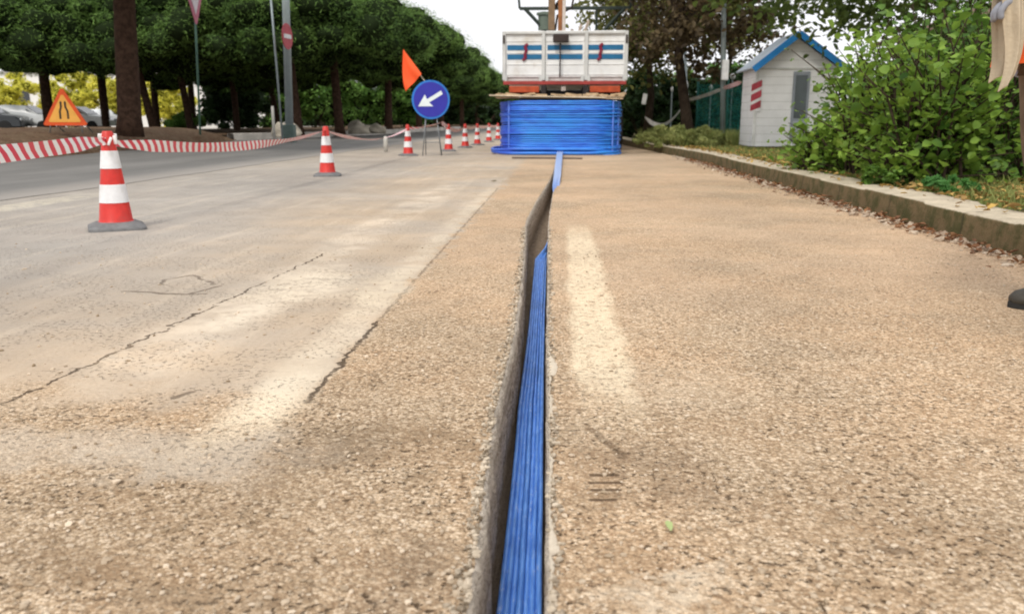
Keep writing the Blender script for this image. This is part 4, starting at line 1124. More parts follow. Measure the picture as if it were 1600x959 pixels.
for i, (px, Y, rx, rz, m, lab) in enumerate([(1000, 27, 1.6, .95, M_drk, 'dark hedge bush beside the truck wheel'), (1060, 29, 2.0, 1.2, M_drk, 'dark hedge bush behind the brown tree trunk'), (1130, 30, 2.2, 1.3, M_mid, 'green hedge bush behind the mesh fence'),
         (1200, 34, 2.6, 1.6, M_mid, 'green hedge bush behind the shed'), (985, 45, 2.5, 1.6, M_drk, 'far dark bush right behind the truck'), (1180, 24, 1.6, 1.1, M_drk, 'dark bush between the fence and the shed')]):
    bush('hedge_bush', (at(px, 200, Y).x, Y, .1), rx, 1.3, rz, 42, 150, .13, m, lab, 'bush', 'hedge bushes on the right', seedv=50 + i)
# weeds on verge
for i, (px, Y, rx, rz, lab) in enumerate([(1010, 17.5, .35, .16, 'low weed tuft by the kerb nearest the truck'), (1045, 17, .45, .22, 'weed clump on the verge below the tape'), (1085, 16.6, .45, .24, 'grey green weed clump at the foot of the brown tree'), (1120, 16, .4, .16, 'weed clump just left of the shed')]):
    bush('weed', (at(px, 215, Y).x, Y, .11), rx, .3, rz, 18, 110, .07, leafmat('weed_leaf', (.14, .19, .05), (.45, .46, .17), .3, .7, 3), lab, 'weeds', 'weed clumps on the verge', seedv=70 + i, core=False, asp=.3, up=0)
# big leafy bushes near kerb
M_fig = leafmat('bush_leaf', (.035, .10, .012), (.30, .46, .07), .35, .5, 2.6)
M_fig2 = leafmat('bush_leaf_dark', (.022, .06, .010), (.17, .31, .05), .3, .5, 2.6)
def sprays(name, loc, n, label, reach, zr, m, seedv, leaf=.082, n_leaf=25, bias=(0, 0)):
    r_ = np.random.default_rng(seedv); root = empty(name, loc, 0, label, 'bush')
    b = MB(); C, S = [], []
    for i in range(n):
        a = r_.random() * 6.28; e = reach * (.35 + .75 * r_.random()); z = zr * (.10 + 1.0 * r_.random() ** .9)
        bs = Vector((r_.normal() * .12, r_.normal() * .15, -.02)); en = Vector((math.cos(a) * e + bias[0], math.sin(a) * e * 1.1 + bias[1], z * (1 - .18 * (e / reach))))
        m1 = bs.lerp(en, .45) + Vector((0, 0, z * .22)); b.tube([bs, m1, en], [.014, .008, .003], 5)
        for j in range(n_leaf):
            t = .25 + .78 * r_.random(); q = bs.lerp(m1, t * 2) if t < .5 else m1.lerp(en, (t - .5) * 2)
            C.append([q.x + r_.normal() * .075, q.y + r_.normal() * .075, max(.03, q.z + r_.normal() * .06)]); S.append(leaf * (.35 + .95 * r_.random() ** 1.5))
    me = leaf_mesh('foliage', np.array(C), np.array(S), .85, .7, .18); link('foliage', me, m, root)
    b.build('stem', M_bark2, root); return root
def bl(px, Y): q = at(px, 250, Y); return (q.x, q.y, .11)
sprays('leafy_bush', bl(1440, 6.9), 130, 'large bright green leafy bush right behind the kerb, in the middle of the planting', .66, 1.36, M_fig, 1)
sprays('leafy_bush', bl(1350, 8.1), 85, 'leafy bush whose sprays hang in front of the white shed', .66, 1.34, M_fig, 2)
sprays('leafy_bush', bl(1545, 7.4), 120, 'dark leafy bush behind the worker at the right edge', .68, 1.5, M_fig2, 3)
sprays('leafy_bush', bl(1455, 9.0), 120, 'taller darker bush at the back between the shed and the house', .8, 2.0, M_fig2, 4)
sprays('leafy_bush', bl(1345, 9.6), 60, 'sparse bush near the right corner of the shed', .5, 1.15, M_fig2, 5)
sprays('leafy_bush', bl(1275, 8.6), 40, 'low sprawling leafy shoots at the kerb in front of the shed', .42, .62, M_fig, 6, .07)
sprays('leafy_bush', bl(1600, 9.2), 90, 'bush at the far right edge behind the worker', .8, 1.9, M_fig, 8)
q = bl(1490, 5.9)
bush('low_plant', q, .22, .16, .07, 12, 60, .06, leafmat('low_green', (.04, .13, .03), (.14, .34, .08), .3, .6, 3), 'small bright green tuft of plants on the verge beside the worker', 'plant', core=False, asp=.3, up=0, stems=False, seedv=90)
q = bl(1375, 6.6)
bush('low_plant', q, .25, .15, .09, 14, 50, .05, M_fig2, 'low dark plants under the front of the large bush', 'plant', core=False, asp=.5, stems=False, seedv=91)

# ------------------------------------------------------------------ shed
ShY = 15.2
def shx(px): return at(px, 170, ShY).x
sx0, sx1, sap = shx(1178), shx(1306), shx(1237)
sz0, sze = .19, at(1160, 108, ShY).z; szt = at(1236, 58, ShY).z
shed = empty('garden_shed', (sap, ShY, .12), 0, 'small white boarded shed with bright blue gable trim beside the bush', 'shed')
def siding():
    n = NT('white_siding'); X, Y, Z = n.xyz(n.O())
    f = n.ma('FRACT', n.ma('MULTIPLY', Z, 7.2)); g = n.step(f, .0, .10); nn = n.noise(5, 5, .6, n.O())
    c = n.mix(n.step(nn, .3, .7), (.80, .80, .78), (.88, .88, .86)); c = n.mix(n.ma('SUBTRACT', 1.0, g), c, (.50, .50, .46))
    n.bump(n.ma('MULTIPLY', f, 1.0), .5, .02); return n.fin(c, .6, .3)
hw0, hw1 = sx0 - sap, sx1 - sap; zA = sz0 - .12; zE = sze - .12; zT = szt - .12
m = MB(); dep = 1.05
a = [m.b.verts.new((x, 0, z)) for x, z in ((hw0, zA), (hw1, zA), (hw1, zE), (0, zT), (hw0, zE))]; b_ = [m.b.verts.new((v.co.x, dep, v.co.z)) for v in a]
m.b.faces.new(a); m.b.faces.new(b_[::-1])
for k in range(5): m.b.faces.new((a[(k + 1) % 5], a[k], b_[k], b_[(k + 1) % 5]))
m.build('wall', siding(), shed)
M_blue = mat('trim_blue', (.03, .26, .66), .45, .2, 5); M_rf = mat('shed_roof', (.50, .56, .62), .6, .2, 4)
for s, x in ((-1, hw0), (1, hw1)):
    e = Vector((x + s * .09, 0, zE - .02)); t = Vector((0, 0, zT + .045)); d = t - e; L = d.length; ang = math.atan2(d.z, d.x)
    mid = (e + t) / 2
    nn = Vector((-d.z, 0, d.x)).normalized(); nn = nn if nn.z > 0 else -nn
    m = MB(); m.box(mid + Vector((0, dep / 2 - .02, 0)) + nn * .02, (L, dep + .3, .035), Matrix.Rotation(-ang, 3, 'Y'), .004); rf = m.build('roof', M_rf, shed)
    m = MB(); m.box(mid + Vector((0, -.19, 0)) - nn * .005, (L, .025, .105), Matrix.Rotation(-ang, 3, 'Y'), .004); m.build('fascia', M_blue, rf)
dx0, dx1 = shx(1236) - sap, shx(1262) - sap
zz = lambda py: at(1250, py, ShY).z - .12
M_dr = mat('door_grey', (.30, .33, .36), .5, .2, 6)
door = MB().box(((dx0 + dx1) / 2, -.012, (zz(112) + zz(222)) / 2), (dx1 - dx0, .025, zz(112) - zz(222)), None, .004).build('door', M_dr, shed)
MB().box(((dx0 + dx1) / 2, -.028, (zz(118) + zz(185)) / 2), ((dx1 - dx0) * .7, .008, zz(118) - zz(185)), None, .002).build('pane', mat('pane_dark', (.07, .09, .09), .15, .3, 3, .6), door)
MB().box(((dx0 + dx1) / 2, -.03, (zz(190) + zz(217)) / 2), ((dx1 - dx0) * .74, .008, zz(190) - zz(217)), None, .002).build('panel', mat('panel_grey', (.42, .44, .48), .5, .2), door)
MB().lathe([(.012, -.03), (.012, .03)], 8, (dx0 + .035, -.04, zz(165))).build('handle', M_steel, door)
m = MB()
for x in (hw0 + .06, hw0 + .35, 0, hw1 - .06):
    for y in (.06, dep - .1): MB().box((x, y, zA / 2), (.08, .1, zA), None, .006).build('foot', mat('feet_brown', (.14, .09, .06), .8), shed)
MB().box((hw0 + .02, -.01, (zA + zE) / 2), (.05, .02, zE - zA - .02), None, .003).build('corner_post', mat('corner_white', (.74, .74, .70), .6), shed)
MB().box((0, -.008, zE), (hw1 - hw0, .016, .03), None, .003).build('gable_rail', mat('rail_white', (.62, .62, .58), .6), shed)
# striped board on shed
a, b = at(1175, 125, ShY - .03), at(1188, 174, ShY - .03)
hz = empty('striped_marker', ((a.x + b.x) / 2, ShY - .022, 0), 0, 'narrow red and white diagonal striped board fixed to the shed wall', 'marker board')
w2 = (b.x - a.x) / 2
MB().box((0, 0, (a.z + b.z) / 2), (w2 * 2, .012, a.z - b.z), None, .002).build('board', mat('marker_white', (.80, .78, .76), .5), hz)
nn_ = 3; hgt = a.z - b.z
for i in range(nn_):
    zc = b.z + hgt * (i + .5) / nn_; m = MB()
    face_y(m, [(-w2, max(b.z, zc - .11)), (w2, max(b.z, zc - .02)), (w2, min(a.z, zc + .10)), (-w2, min(a.z, zc + .01))], -.009, .003); m.build('stripe', mat('marker_red', (.45, .06, .08), .6, .35, 8), hz)

# ------------------------------------------------------------------ mesh fence
def net_mat():
    n = NT('green_net'); f = n.noise(7, 5, .7); c = n.mix(n.step(f, .3, .7), (.01, .10, .085), (.03, .22, .18))
    n.fin(c, .8, .2); tr = n.new('ShaderNodeBsdfTransparent'); mxx = n.new('ShaderNodeMixShader'); n.put(mxx.inputs[0], n.step(n.noise(30, 4, .7), .35, .65, .15, .75))
    n.t.links.new(n.b.outputs[0], mxx.inputs[1]); n.t.links.new(tr.outputs[0], mxx.inputs[2]); n.t.links.new(mxx.outputs[0], n.out.inputs[0]); return n.m
FY = 21.5
fa, fb_ = at(1088, 200, FY), at(1230, 200, FY)
fe = empty('mesh_fence', (fa.x, FY, .1), 0, 'green mesh fence with thin posts standing between the brown tree and the shed', 'fence')
L = fb_.x - fa.x; vs = []
n = 24
for i in range(n + 1): x = L * i / n; vs += [(x, .02 * math.sin(i), .05), (x, .03 * math.sin(i * 1.7), 1.42)]
pyd('net', vs, [(2 * i, 2 * i + 2, 2 * i + 3, 2 * i + 1) for i in range(n)], net_mat(), fe)
for x in (0, L * .33, L * .66, L): MB().tube([(x, .04, -.05), (x, .04, 1.55)], .025, 8).build('post', mat('fence_green', (.03, .16, .13), .6), fe, True)

# ------------------------------------------------------------------ posts and lamp poles
M_pole = mat('pole_grey', (.36, .42, .43), .5, .2, 3, .4, .3)
def post(name, px0, py0, px1, Y, r, label, cat, m=M_pole, base=.1, ztop=6, grp=None):
    a = at(px0, py0, Y); root = empty(name, (a.x, Y, base), 0, label, cat, grp)
    b = at(px1, 0, Y); sl_ = (b.x - a.x) / (b.z - a.z)
    H = ztop - base
    MB().tube([(0, 0, -.05), (sl_ * H, 0, H)], [r * 1.05, r * .85], 12).build('shaft', m, root, True)
    return root, sl_
r_, s_l = post('lamp_post', 1130, 210, 1132, 18.6, .055, 'tall thin grey lamp post on the verge left of the shed', 'lamp post', ztop=6.5)
MB().tube([(0, 0, 6.4), (-.4, 0, 6.6), (-1.0, 0, 6.65)], .03, 8).build('arm', M_pole, r_, True); MB().box((-1.2, 0, 6.62), (.5, .18, .1), None, .03).build('lamp_head', M_steel, r_)
q = at(1133, 110, 18.5)
o = MB().box(q, (.14, .12, .42), None, .02).build('junction_box', mat('box_white', (.78, .78, .76), .5)); tag(o, 'white box strapped to the thin lamp post left of the shed', 'box')
p_, _ = post('short_post', 1072, 200, 1072, 22, .045, 'short grey post beside the brown tree trunk', 'post', ztop=at(1072, 80, 22).z)
for k, (px, py, rx, rz, lab) in enumerate([(1071, 135, .07, .15, 'white plastic bag hung on the short grey post'), (1111, 137, .055, .075, 'small round white lamp glimpsed behind the fence, left of the lamp post'), (1145, 120, .07, .08, 'small round white lamp just right of the lamp post'), (1050, 140, .04, .075, 'small white marker among the tree branches')]):
    Y = [21.9, 23, 22, 23][k]; q = at(px, py, Y); g0 = empty('white_globe' if k in (1, 2) else 'plastic_bag', (q.x, Y, .1), 0, lab, 'globe lamp' if k in (1, 2) else 'bag')
    b = bmesh.new(); vv = bmesh.ops.create_icosphere(b, subdivisions=2, radius=1)['verts']
    for v in vv: v.co = Vector((v.co.x * rx, v.co.y * rx, q.z - .1 + v.co.z * rz)) * (1 + (0 if k in (1, 2) else mnoise.noise(v.co * 2) * .02))
    me = bpy.data.meshes.new('globe'); b.to_mesh(me); b.free(); link('globe' if k in (1, 2) else 'sack', me, MATS['box_white'], g0, True)
    if k != 0: MB().tube([(0, 0, -.1), (0, 0, q.z - .1 - rz * .8)], .02, 8).build('post', M_pole if k else M_pole, g0)
# tape on the right
pts = [at(1008, 183, 20.5), at(1072, 157, 20.8), at(1130, 138, 18.5), at(1158, 128, 15.25)]
tape(pts[0], pts[1], .36, 'pale tape sagging in a loop between the slender trunk and the brown tree', .11, 20, 40, 40, M_tapew, grp='barrier tapes on the verge')
tape(pts[1], pts[2], .03, 'taut pale tape from the brown tree to the lamp post', .08, 40, 40, 20, M_tapew, grp='barrier tapes on the verge')
tape(pts[2], pts[3], .01, 'short taut tape from the lamp post to the shed corner', .08, 20, 20, 20, grp='barrier tapes on the verge')
q = at(1007, 155, 20.3)
o = MB().box(q, (.10, .03, .24), Matrix.Rotation(.15, 3, 'Y'), .006).build('paper_notice', MATS['box_white']); tag(o, 'white paper notice tied to the slender trunk next to the truck', 'notice')

# left side poles
r_, s_l = post('lamp_post', 452, 206, 446, 25, .115, 'tall wide grey lamp post at the far kerb left of the pine row', 'lamp post', ztop=8, base=.0)
MB().box((0, 0, .25), (.34, .3, .55), None, .02).build('base_box', mat('base_green', (.12, .17, .15), .7), r_)
MB().tube([(s_l * 8, 0, 7.9), (s_l * 8 + .8, 0, 8.4), (s_l * 8 + 1.8, 0, 8.5)], .05, 8).build('arm', M_pole, r_, True); MB().box((s_l * 8 + 2.1, 0, 8.48), (.7, .25, .12), None, .03).build('lamp_head', M_steel, r_)
a = at(441, 206, 24.6)
r_ = empty('no_entry_sign', (a.x, 24.6, 0), 0, 'red no entry disc seen side-on, high on a pole against the lamp post', 'road sign')
MB().tube([(0, 0, 0), (-.12, 0, 4.6)], .03, 8).build('pole', M_pole, r_, True)
q = at(448, 57, 24.5); rr = 19 / FPX * 24.6
def side_disc(name, c, r, m, parent, poly=None, yaw=84, th=.02, off=0, n=32):
    pts = poly or [(math.cos(2 * math.pi * k / n), math.sin(2 * math.pi * k / n)) for k in range(n)]
    Mx = Matrix.Translation(c) @ Matrix.Rotation(R(yaw), 4, 'Z') @ Matrix.Translation((0, off, 0))
    m_ = MB(); m_.prism([(x * r, z * r) for x, z in pts], th, Mx); return m_.build(name, m, parent)
dl = Vector((q.x - a.x, -.06, q.z))
pl = side_disc('plate', dl, rr, mat('noentry_red', (.42, .05, .07), .5), r_)
side_disc('bar', dl, rr, mat('bar_white', (.75, .75, .75), .5), pl, [(-.7, -.16), (.7, -.16), (.7, .16), (-.7, .16)], off=-.013, th=.008)
a = at(312, 206, 24)
r_ = empty('yield_sign', (a.x, 24, 0), 0, 'pale give way triangle seen side-on at the top edge on a thin green pole', 'road sign')
q = at(305, 2, 24); dl = Vector((q.x - a.x, -.05, q.z))
MB().tube([(0, 0, 0), (dl.x, 0, dl.z + .5)], .032, 8).build('pole', mat('pole_green', (.10, .20, .15), .5), r_, True)
pl = side_disc('plate', dl, .62, mat('yield_red', (.55, .18, .25), .5), r_, [(-.9, .62), (-.8, .75), (.8, .75), (.9, .62), (.06, -1.0), (-.06, -1.0)], yaw=86)
side_disc('face', dl, .62, mat('yield_white', (.75, .68, .72), .5), pl, [(-.6, .52), (.6, .52), (0, -.6)], yaw=86, off=-.013, th=.008)
# bollards and stones at the strip
for i, (px, py, h, lab) in enumerate([(428, 205, 1.1, 'thin pale post at the foot of the pine left of the lamp post'), (603, 238, .32, 'short white stub post on the road left of the nearer distant cone')]):
    q = G(px, py) if i else at(px, 205, 27); root = empty('marker_post', (q.x, q.y, 0), 0, lab, 'post'); 
    m_ = MB(); m_.lathe([(.045, 0), (.045, h - .04), (.03, h)], 12); m_.build('shaft', mat('post_white', (.66, .64, .58), .7), root, True)
def rock(px, py, Y, r, lab, z=.2):
    q = at(px, py, Y); b = bmesh.new(); vv = bmesh.ops.create_icosphere(b, subdivisions=3, radius=1)['verts']
    for v in vv:
        k = 1 + mnoise.noise(v.co * 1.6 + Vector((px, 0, 0))) * .5; v.co = Vector((v.co.x * r * 1.3 * k, v.co.y * r * k, max(-.05, v.co.z * r * .9 * k + .1)))
    me = bpy.data.meshes.new('boulder'); b.to_mesh(me); b.free(); o = link('boulder', me, mat('boulder', (.50, .45, .36), .9, .4, 2, bump=.6, bscale=8), None, True); o.location = (q.x, Y, z - .05); tag(o, lab, 'stone')
rock(560, 205, 36, .38, 'pale boulder at the foot of the second pine right of the lamp post'); rock(588, 206, 37, .3, 'smaller pale slanting stone left of the orange flag')
rock(447, 205, 28, .35, 'pale stone at the foot of the tall lamp post')

# ------------------------------------------------------------------ white building, house
M_wall = mat('white_render', (.80, .78, .74), .8, .12, .5); M_win = mat('window_dark', (.05, .055, .06), .3, .2, 2, .5)
BY = 78; a, b = at(296, 150, BY), at(356, 205, BY)
bd_ = empty('white_building', ((a.x + b.x) / 2, BY, 0), 0, 'white building glimpsed between the pine trunks left of the lamp post', 'building')
wB = b.x - a.x; hB = at(320, 158, BY).z
MB().box((0, 4, hB / 2), (wB, 8, hB)).build('wall', M_wall, bd_); MB().box((wB * .3, 3, hB + .5), (wB * .25, 3, 1.2)).build('tower', M_wall, bd_)
MB().box((0, 4, hB + .06), (wB + .4, 8.4, .12)).build('roof', mat('roof_grey', (.45, .43, .40), .8), bd_)
for k in range(5):
    for z in (hB * .28, ): MB().box((-wB * .4 + wB * .2 * k, -.02, z), (.42, .08, .8)).build('window', M_win, bd_)
a = at(30, 100, 95)
bd_ = empty('pale_building', (at(110, 200, 95).x, 95, 0), 0, 'long low pale building behind the yellowing shrubs on the left', 'building')
MB().box((0, 5, 3), (46, 10, 6)).build('wall', M_wall, bd_); MB().box((0, 5, 6.1), (46.5, 10.5, .2)).build('roof', MATS['roof_grey'], bd_)
for k in range(14): MB().box((-21 + 3.2 * k, -.02, 3.4), (1.2, .08, 1.3)).build('window', M_win, bd_)
# house on the right
hx = 9.8
hs_ = empty('tiled_house', (hx, 20, .1), 0, 'low cream house with a brown tiled roof behind the bushes on the right', 'house')
MB().box((3.5, 0, 1.4), (7, 12, 2.8)).build('wall', mat('cream_wall', (.55, .50, .42), .85, .2, 1), hs_)
m = MB(); m.prism([(-.5, 2.78), (3.5, 4.2), (7.5, 2.78), (7.5, 2.64), (3.5, 4.06), (-.5, 2.64)], 12.8)
def tile_mat():
    n = NT('roof_tile'); X, Y, Z = n.xyz(n.O()); f = n.ma('FRACT', n.ma('MULTIPLY', Y, 4.5)); nn = n.noise(4, 5, .7, n.O())
    c = n.mix(n.step(nn, .3, .7), (.10, .065, .04), (.20, .13, .085)); n.bump(n.ma('ADD', n.ma('PINGPONG', f, .5), n.noise(20, 3, .5, n.O())), .8, .05); return n.fin(c, .85, .2)
m.build('roof', tile_mat(), hs_)
for y in (-4, -1, 2): 
    wn = MB().box((-.02, y, 1.5), (.06, 1.0, 1.1), None, .01).build('window', mat('frame_white', (.7, .7, .68), .5), hs_); MB().box((-.055, y, 1.5), (.02, .84, .94)).build('pane', M_win, wn)

# ------------------------------------------------------------------ parked cars
def make_car(loc, rz, col, label, grp):
    root = empty('parked_car', loc, rz, label, 'car', grp)
    prof = [(-2.05, .35), (-2.1, .62), (-1.95, .86), (-1.75, .95), (-1.15, 1.36), (-.6, 1.45), (.35, 1.42), (1.05, .98), (1.8, .86), (2.08, .66), (2.1, .35)]
    bm = bmesh.new(); rows = []
    for y, kz, kx_ in ((-.82, 0, .97), (-.78, .35, .99), (-.62, 1, 1), (0, 1, 1.0), (.62, 1, 1), (.78, .35, .99), (.82, 0, .97)):
        row = []
        for x, z in prof:
            zz_ = z if z < .96 else .95 + (z - .95) * (1 if kz == 1 else (.0 if kz == 0 else .45))
            row.append(bm.verts.new((x * kx_, y, zz_)))
        rows.append(row)
    for a, b in zip(rows, rows[1:]):
        for k in range(len(prof) - 1): bm.faces.new((a[k], a[k + 1], b[k + 1], b[k]))
        bm.faces.new((a[-1], a[0], b[0], b[-1]))
    bm.faces.new(rows[0]); bm.faces.new(rows[-1][::-1]); bmesh.ops.recalc_face_normals(bm, faces=bm.faces)
    me = bpy.data.meshes.new('body'); bm.to_mesh(me); bm.free()
    body = link('body', me, mat('car_' + col[0], col[1], .25, .05, 2, .6), root, True); me.set_sharp_from_angle(angle=R(28))
    for s in (-1, 1):
        for pl in ([(-1.35, 1.0), (-1.0, 1.33), (-.42, 1.38), (-.42, 1.0)], [(-.34, 1.0), (-.34, 1.38), (.32, 1.36), (.88, 1.0)]):
            m_ = MB(); vv = [m_.b.verts.new((x, s * (.80 - (z - .95) * .42 + .006), z)) for x, z in pl]; m_.b.faces.new(vv); m_.build('side_window', MATS['dark_glass'], root)
    for pl, nm in ([[(1.02, 1.01), (.42, 1.39)], 'windscreen'], [[(-1.70, .99), (-1.2, 1.34)], 'rear_window']):
        m_ = MB(); (x0_, z0_), (x1_, z1_) = pl; o_ = .02 if x0_ > 0 else -.02
        vv = [m_.b.verts.new(v) for v in ((x0_ + o_, -.68, z0_ + .02), (x0_ + o_, .68, z0_ + .02), (x1_ + o_, .56, z1_ + .02), (x1_ + o_, -.56, z1_ + .02))]; m_.b.faces.new(vv); m_.build(nm, MATS['dark_glass'], root)
    for x in (-1.32, 1.32):
        for s in (-1, 1): w_ = wheel(0, 0, .32, .2, root); w_.location = (x, s * .76, .32); w_.rotation_euler = (math.pi / 2, 0, 0)
    for s in (-1, 1):
        MB().box((2.06, s * .58, .70), (.08, .3, .13), None, .03).build('headlight', mat('lamp_clear', (.6, .62, .65), .2, .1), root)
        MB().box((-2.04, s * .62, .78), (.08, .22, .16), None, .03).build('tail_light', mat('lamp_red', (.4, .02, .02), .3), root)
    return root
MATS.get('dark_glass')
make_car((at(38, 196, 44).x, 44, .02), R(8), ('white', (.78, .80, .80)), 'white hatchback parked left of the warning sign', 'parked cars')
make_car((at(-25, 196, 42).x, 42, .02), R(12), ('dark', (.03, .035, .04)), 'dark car parked at the very left edge', 'parked cars')
make_car((at(118, 196, 47).x, 47, .02), R(4), ('silver', (.70, .70, .68)), 'pale car parked directly behind the warning sign', 'parked cars')
make_car((at(158, 196, 60).x, 60, .02), R(80), ('white', (.78, .80, .80)), 'white car seen end-on between the warning sign and the massive pine', 'parked cars')

# ------------------------------------------------------------------ worker at the right edge
def skin_obj(name, joints, edges, m, parent, sub=2, root_i=0):
    me = bpy.data.meshes.new(name); me.from_pydata([j[0] for j in joints], edges, []); me.update()
    o = link(name, me, m, parent)
    md = o.modifiers.new('skin', 'SKIN'); md.use_smooth_shade = True
    for i, j in enumerate(joints):
        v = me.skin_vertices[0].data[i]; r = j[1]; v.radius = (r, r) if not isinstance(r, tuple) else r; v.use_root = (i == root_i)
    s = o.modifiers.new('sub', 'SUBSURF'); s.levels = sub; s.render_levels = sub
    return o
# local frame: person faces -X (towards the trench); origin on the ground between the feet
WP = G(1655, 455)
wk = empty('person', (1.56, 2.77, 0), R(-6), 'road worker in orange vest, brown trousers and dark boots at the right edge', 'person')
M_skin = mat('skin', (.42, .25, .17), .55, .12, 10)
M_trs = mat('trouser_cloth', (.20, .145, .10), .9, .3, 12, .1, bump=.4, bscale=90)
M_shirt = mat('shirt_cloth', (.10, .09, .08), .9, .2, 12)
M_vest = mat('vest_orange', (.95, .13, .02), .75, .12, 5)
M_refl = mat('reflective_grey', (.42, .43, .46), .4, .15, 20)
J = [((0, 0, .93), .13), ((0, 0, 1.10), .125), ((0, 0, 1.30), .14), ((.01, 0, 1.44), .08), ((0, 0, 1.52), .052), ((-.015, 0, 1.60), .078), ((-.02, 0, 1.70), .085),
     ((.01, .17, 1.40), .058), ((.04, .235, 1.14), .045), ((.02, .24, .95), .036), ((.012, .24, .90), .030),
     ((.01, -.17, 1.40), .058), ((.07, -.22, 1.09), .045), ((-.12, -.23, .975), .034), ((-.18, -.232, .96), .028),
     ((0, .09, .88), .095), ((.03, .10, .50), .062), ((.15, .10, .10), .045),
     ((0, -.09, .88), .095), ((.04, -.10, .50), .062), ((.165, -.11, .10), .045)]
Ed = [(0, 1), (1, 2), (2, 3), (3, 4), (4, 5), (5, 6), (2, 7), (7, 8), (8, 9), (9, 10), (2, 11), (11, 12), (12, 13), (13, 14), (0, 15), (15, 16), (16, 17), (0, 18), (18, 19), (19, 20)]
body = skin_obj('body', J, Ed, M_skin, wk)
# head details
hb = bmesh.new(); vv = bmesh.ops.create_uvsphere(hb, u_segments=24, v_segments=18, radius=1)['verts']
for v in vv:
    x, y, z = v.co; k = 1 - .22 * max(0, -z); v.co = Vector((-.02 + x * .098 * k - (.012 if x < -.6 and z < -.1 else 0), y * .078 * k, 1.655 + z * .118))
me = bpy.data.meshes.new('head'); hb.to_mesh(me); hb.free(); head = link('head', me, M_skin, wk, True)
MB().box((-.125, 0, 1.645), (.03, .026, .045), None, .009).build('nose', M_skin, head)
for s in (-1, 1):
    m = MB(); m.lathe([(.0, -.011), (.009, -.006), (.011, 0), (.009, .006), (.0, .011)], 10, (-.105, s * .032, 1.665)); m.build('eye', mat('eye_dark', (.05, .04, .03), .3), head, True)
    MB().box((-.02, s * .082, 1.65), (.035, .014, .06), None, .006).build('ear', M_skin, head)
MB().box((-.108, 0, 1.605), (.012, .045, .009), None, .003).build('mouth', mat('lips', (.30, .12, .10), .6), head)
hm = MB(); hm.lathe([(.112, 0), (.112, .02), (.10, .07), (.065, .11), (0.0001, .125)], 24, (-.015, 0, 1.69), 1.08, .92); hm.box((-.15, 0, 1.70), (.08, .13, .012), None, .005); hm.build('hard_hat', mat('hat_white', (.75, .72, .6), .4), wk, True)
# trousers
JT = [((0, 0, .95), .135), ((0, .09, .86), .108), ((.03, .10, .50), .082), ((.14, .10, .22), .073), ((.18, .10, .10), .078),
      ((0, -.09, .86), .108), ((.04, -.10, .50), .082), ((.15, -.105, .22), .073), ((.19, -.11, .10), .078)]
tr_ = skin_obj('trousers', JT, [(0, 1), (1, 2), (2, 3), (3, 4), (0, 5), (5, 6), (6, 7), (7, 8)], M_trs, wk)
# shirt sleeves
JS = [((0, 0, 1.0), .132), ((0, 0, 1.28), .15), ((.01, 0, 1.43), .09), ((.01, .18, 1.40), .072), ((.04, .235, 1.14), .058), ((.02, .24, .93), .046), ((.01, -.18, 1.40), .072), ((.07, -.225, 1.09), .056), ((-.12, -.23, .985), .042)]
skin_obj('shirt', JS, [(0, 1), (1, 2), (1, 3), (3, 4), (4, 5), (1, 6), (6, 7), (7, 8)], M_shirt, wk)
# vest: lofted shell
def ell(z, rx, ry, cx=0, n=28, fold=0): return [(cx + rx * math.cos(2 * math.pi * k / n) * (1 + fold * math.sin(k * 2.3)), ry * math.sin(2 * math.pi * k / n) * (1 + fold * math.cos(k * 1.7)), z) for k in range(n)]
vest = MB().loft([ell(.79, .180, .216, -.018, fold=.025), ell(.86, .175, .210, -.016, fold=.018), ell(1.0, .168, .203, -.010, fold=.012), ell(1.15, .168, .205), ell(1.3, .172, .215), ell(1.40, .15, .20), ell(1.46, .10, .13, .01)], False).build('vest', M_vest, wk, True)
for z0_, z1_ in ((.95, 1.0), (1.14, 1.19)): MB().loft([ell(z0_, .178, .212, -.011 if z0_ < 1 else .0), ell(z1_, .176, .211, -.009 if z0_ < 1 else .0)], False).build('reflective_band', M_refl, vest, True)
# boots
for s, x0_, y0_ in ((1, .19, .10), (-1, .20, -.11)):
    rgs = []
    for (x, w_, zt_, zb_) in ((.085, .030, .10, .012), (.07, .040, .13, .004), (.03, .046, .15, .002), (-.03, .046, .13, .002), (-.09, .048, .095, .002), (-.15, .052, .075, .002), (-.195, .044, .06, .004), (-.215, .022, .045, .012)):
        n = 14; rgs.append([(x + x0_, y0_ + w_ * math.cos(2 * math.pi * k / n), zb_ + (zt_ - zb_) * (.5 + .5 * math.sin(2 * math.pi * k / n))) for k in range(n)])
    bt = MB().loft(rgs).build('boot', mat('boot_leather', (.055, .05, .04), .6, .3, 20, .3), wk, True)
    so_ = []
    for z in (0, .018): so_.append([(x0_ - .065 + .158 * math.cos(t), y0_ + (.056 - .008 * math.cos(t)) * math.sin(t), z) for t in [2 * math.pi * k / 24 for k in range(24)]])
    MB().loft(so_).build('sole', mat('sole', (.03, .03, .028), .8), bt)
    MB().lathe([(.054, .10), (.058, .14), (.055, .20), (.058, .21)], 16, (x0_ + .0, y0_, 0)).build('boot_shaft', MATS['boot_leather'], bt, True)
    m = MB()
    for k in range(4): m.tube([(x0_ - .05 - .022 * k, y0_ - .025, .118 - .010 * k + .01), (x0_ - .055 - .022 * k, y0_, .128 - .010 * k + .01), (x0_ - .06 - .022 * k, y0_ + .025, .118 - .010 * k + .01)], .003, 5)
    m.build('lace', mat('lace', (.25, .22, .17), .8), bt)
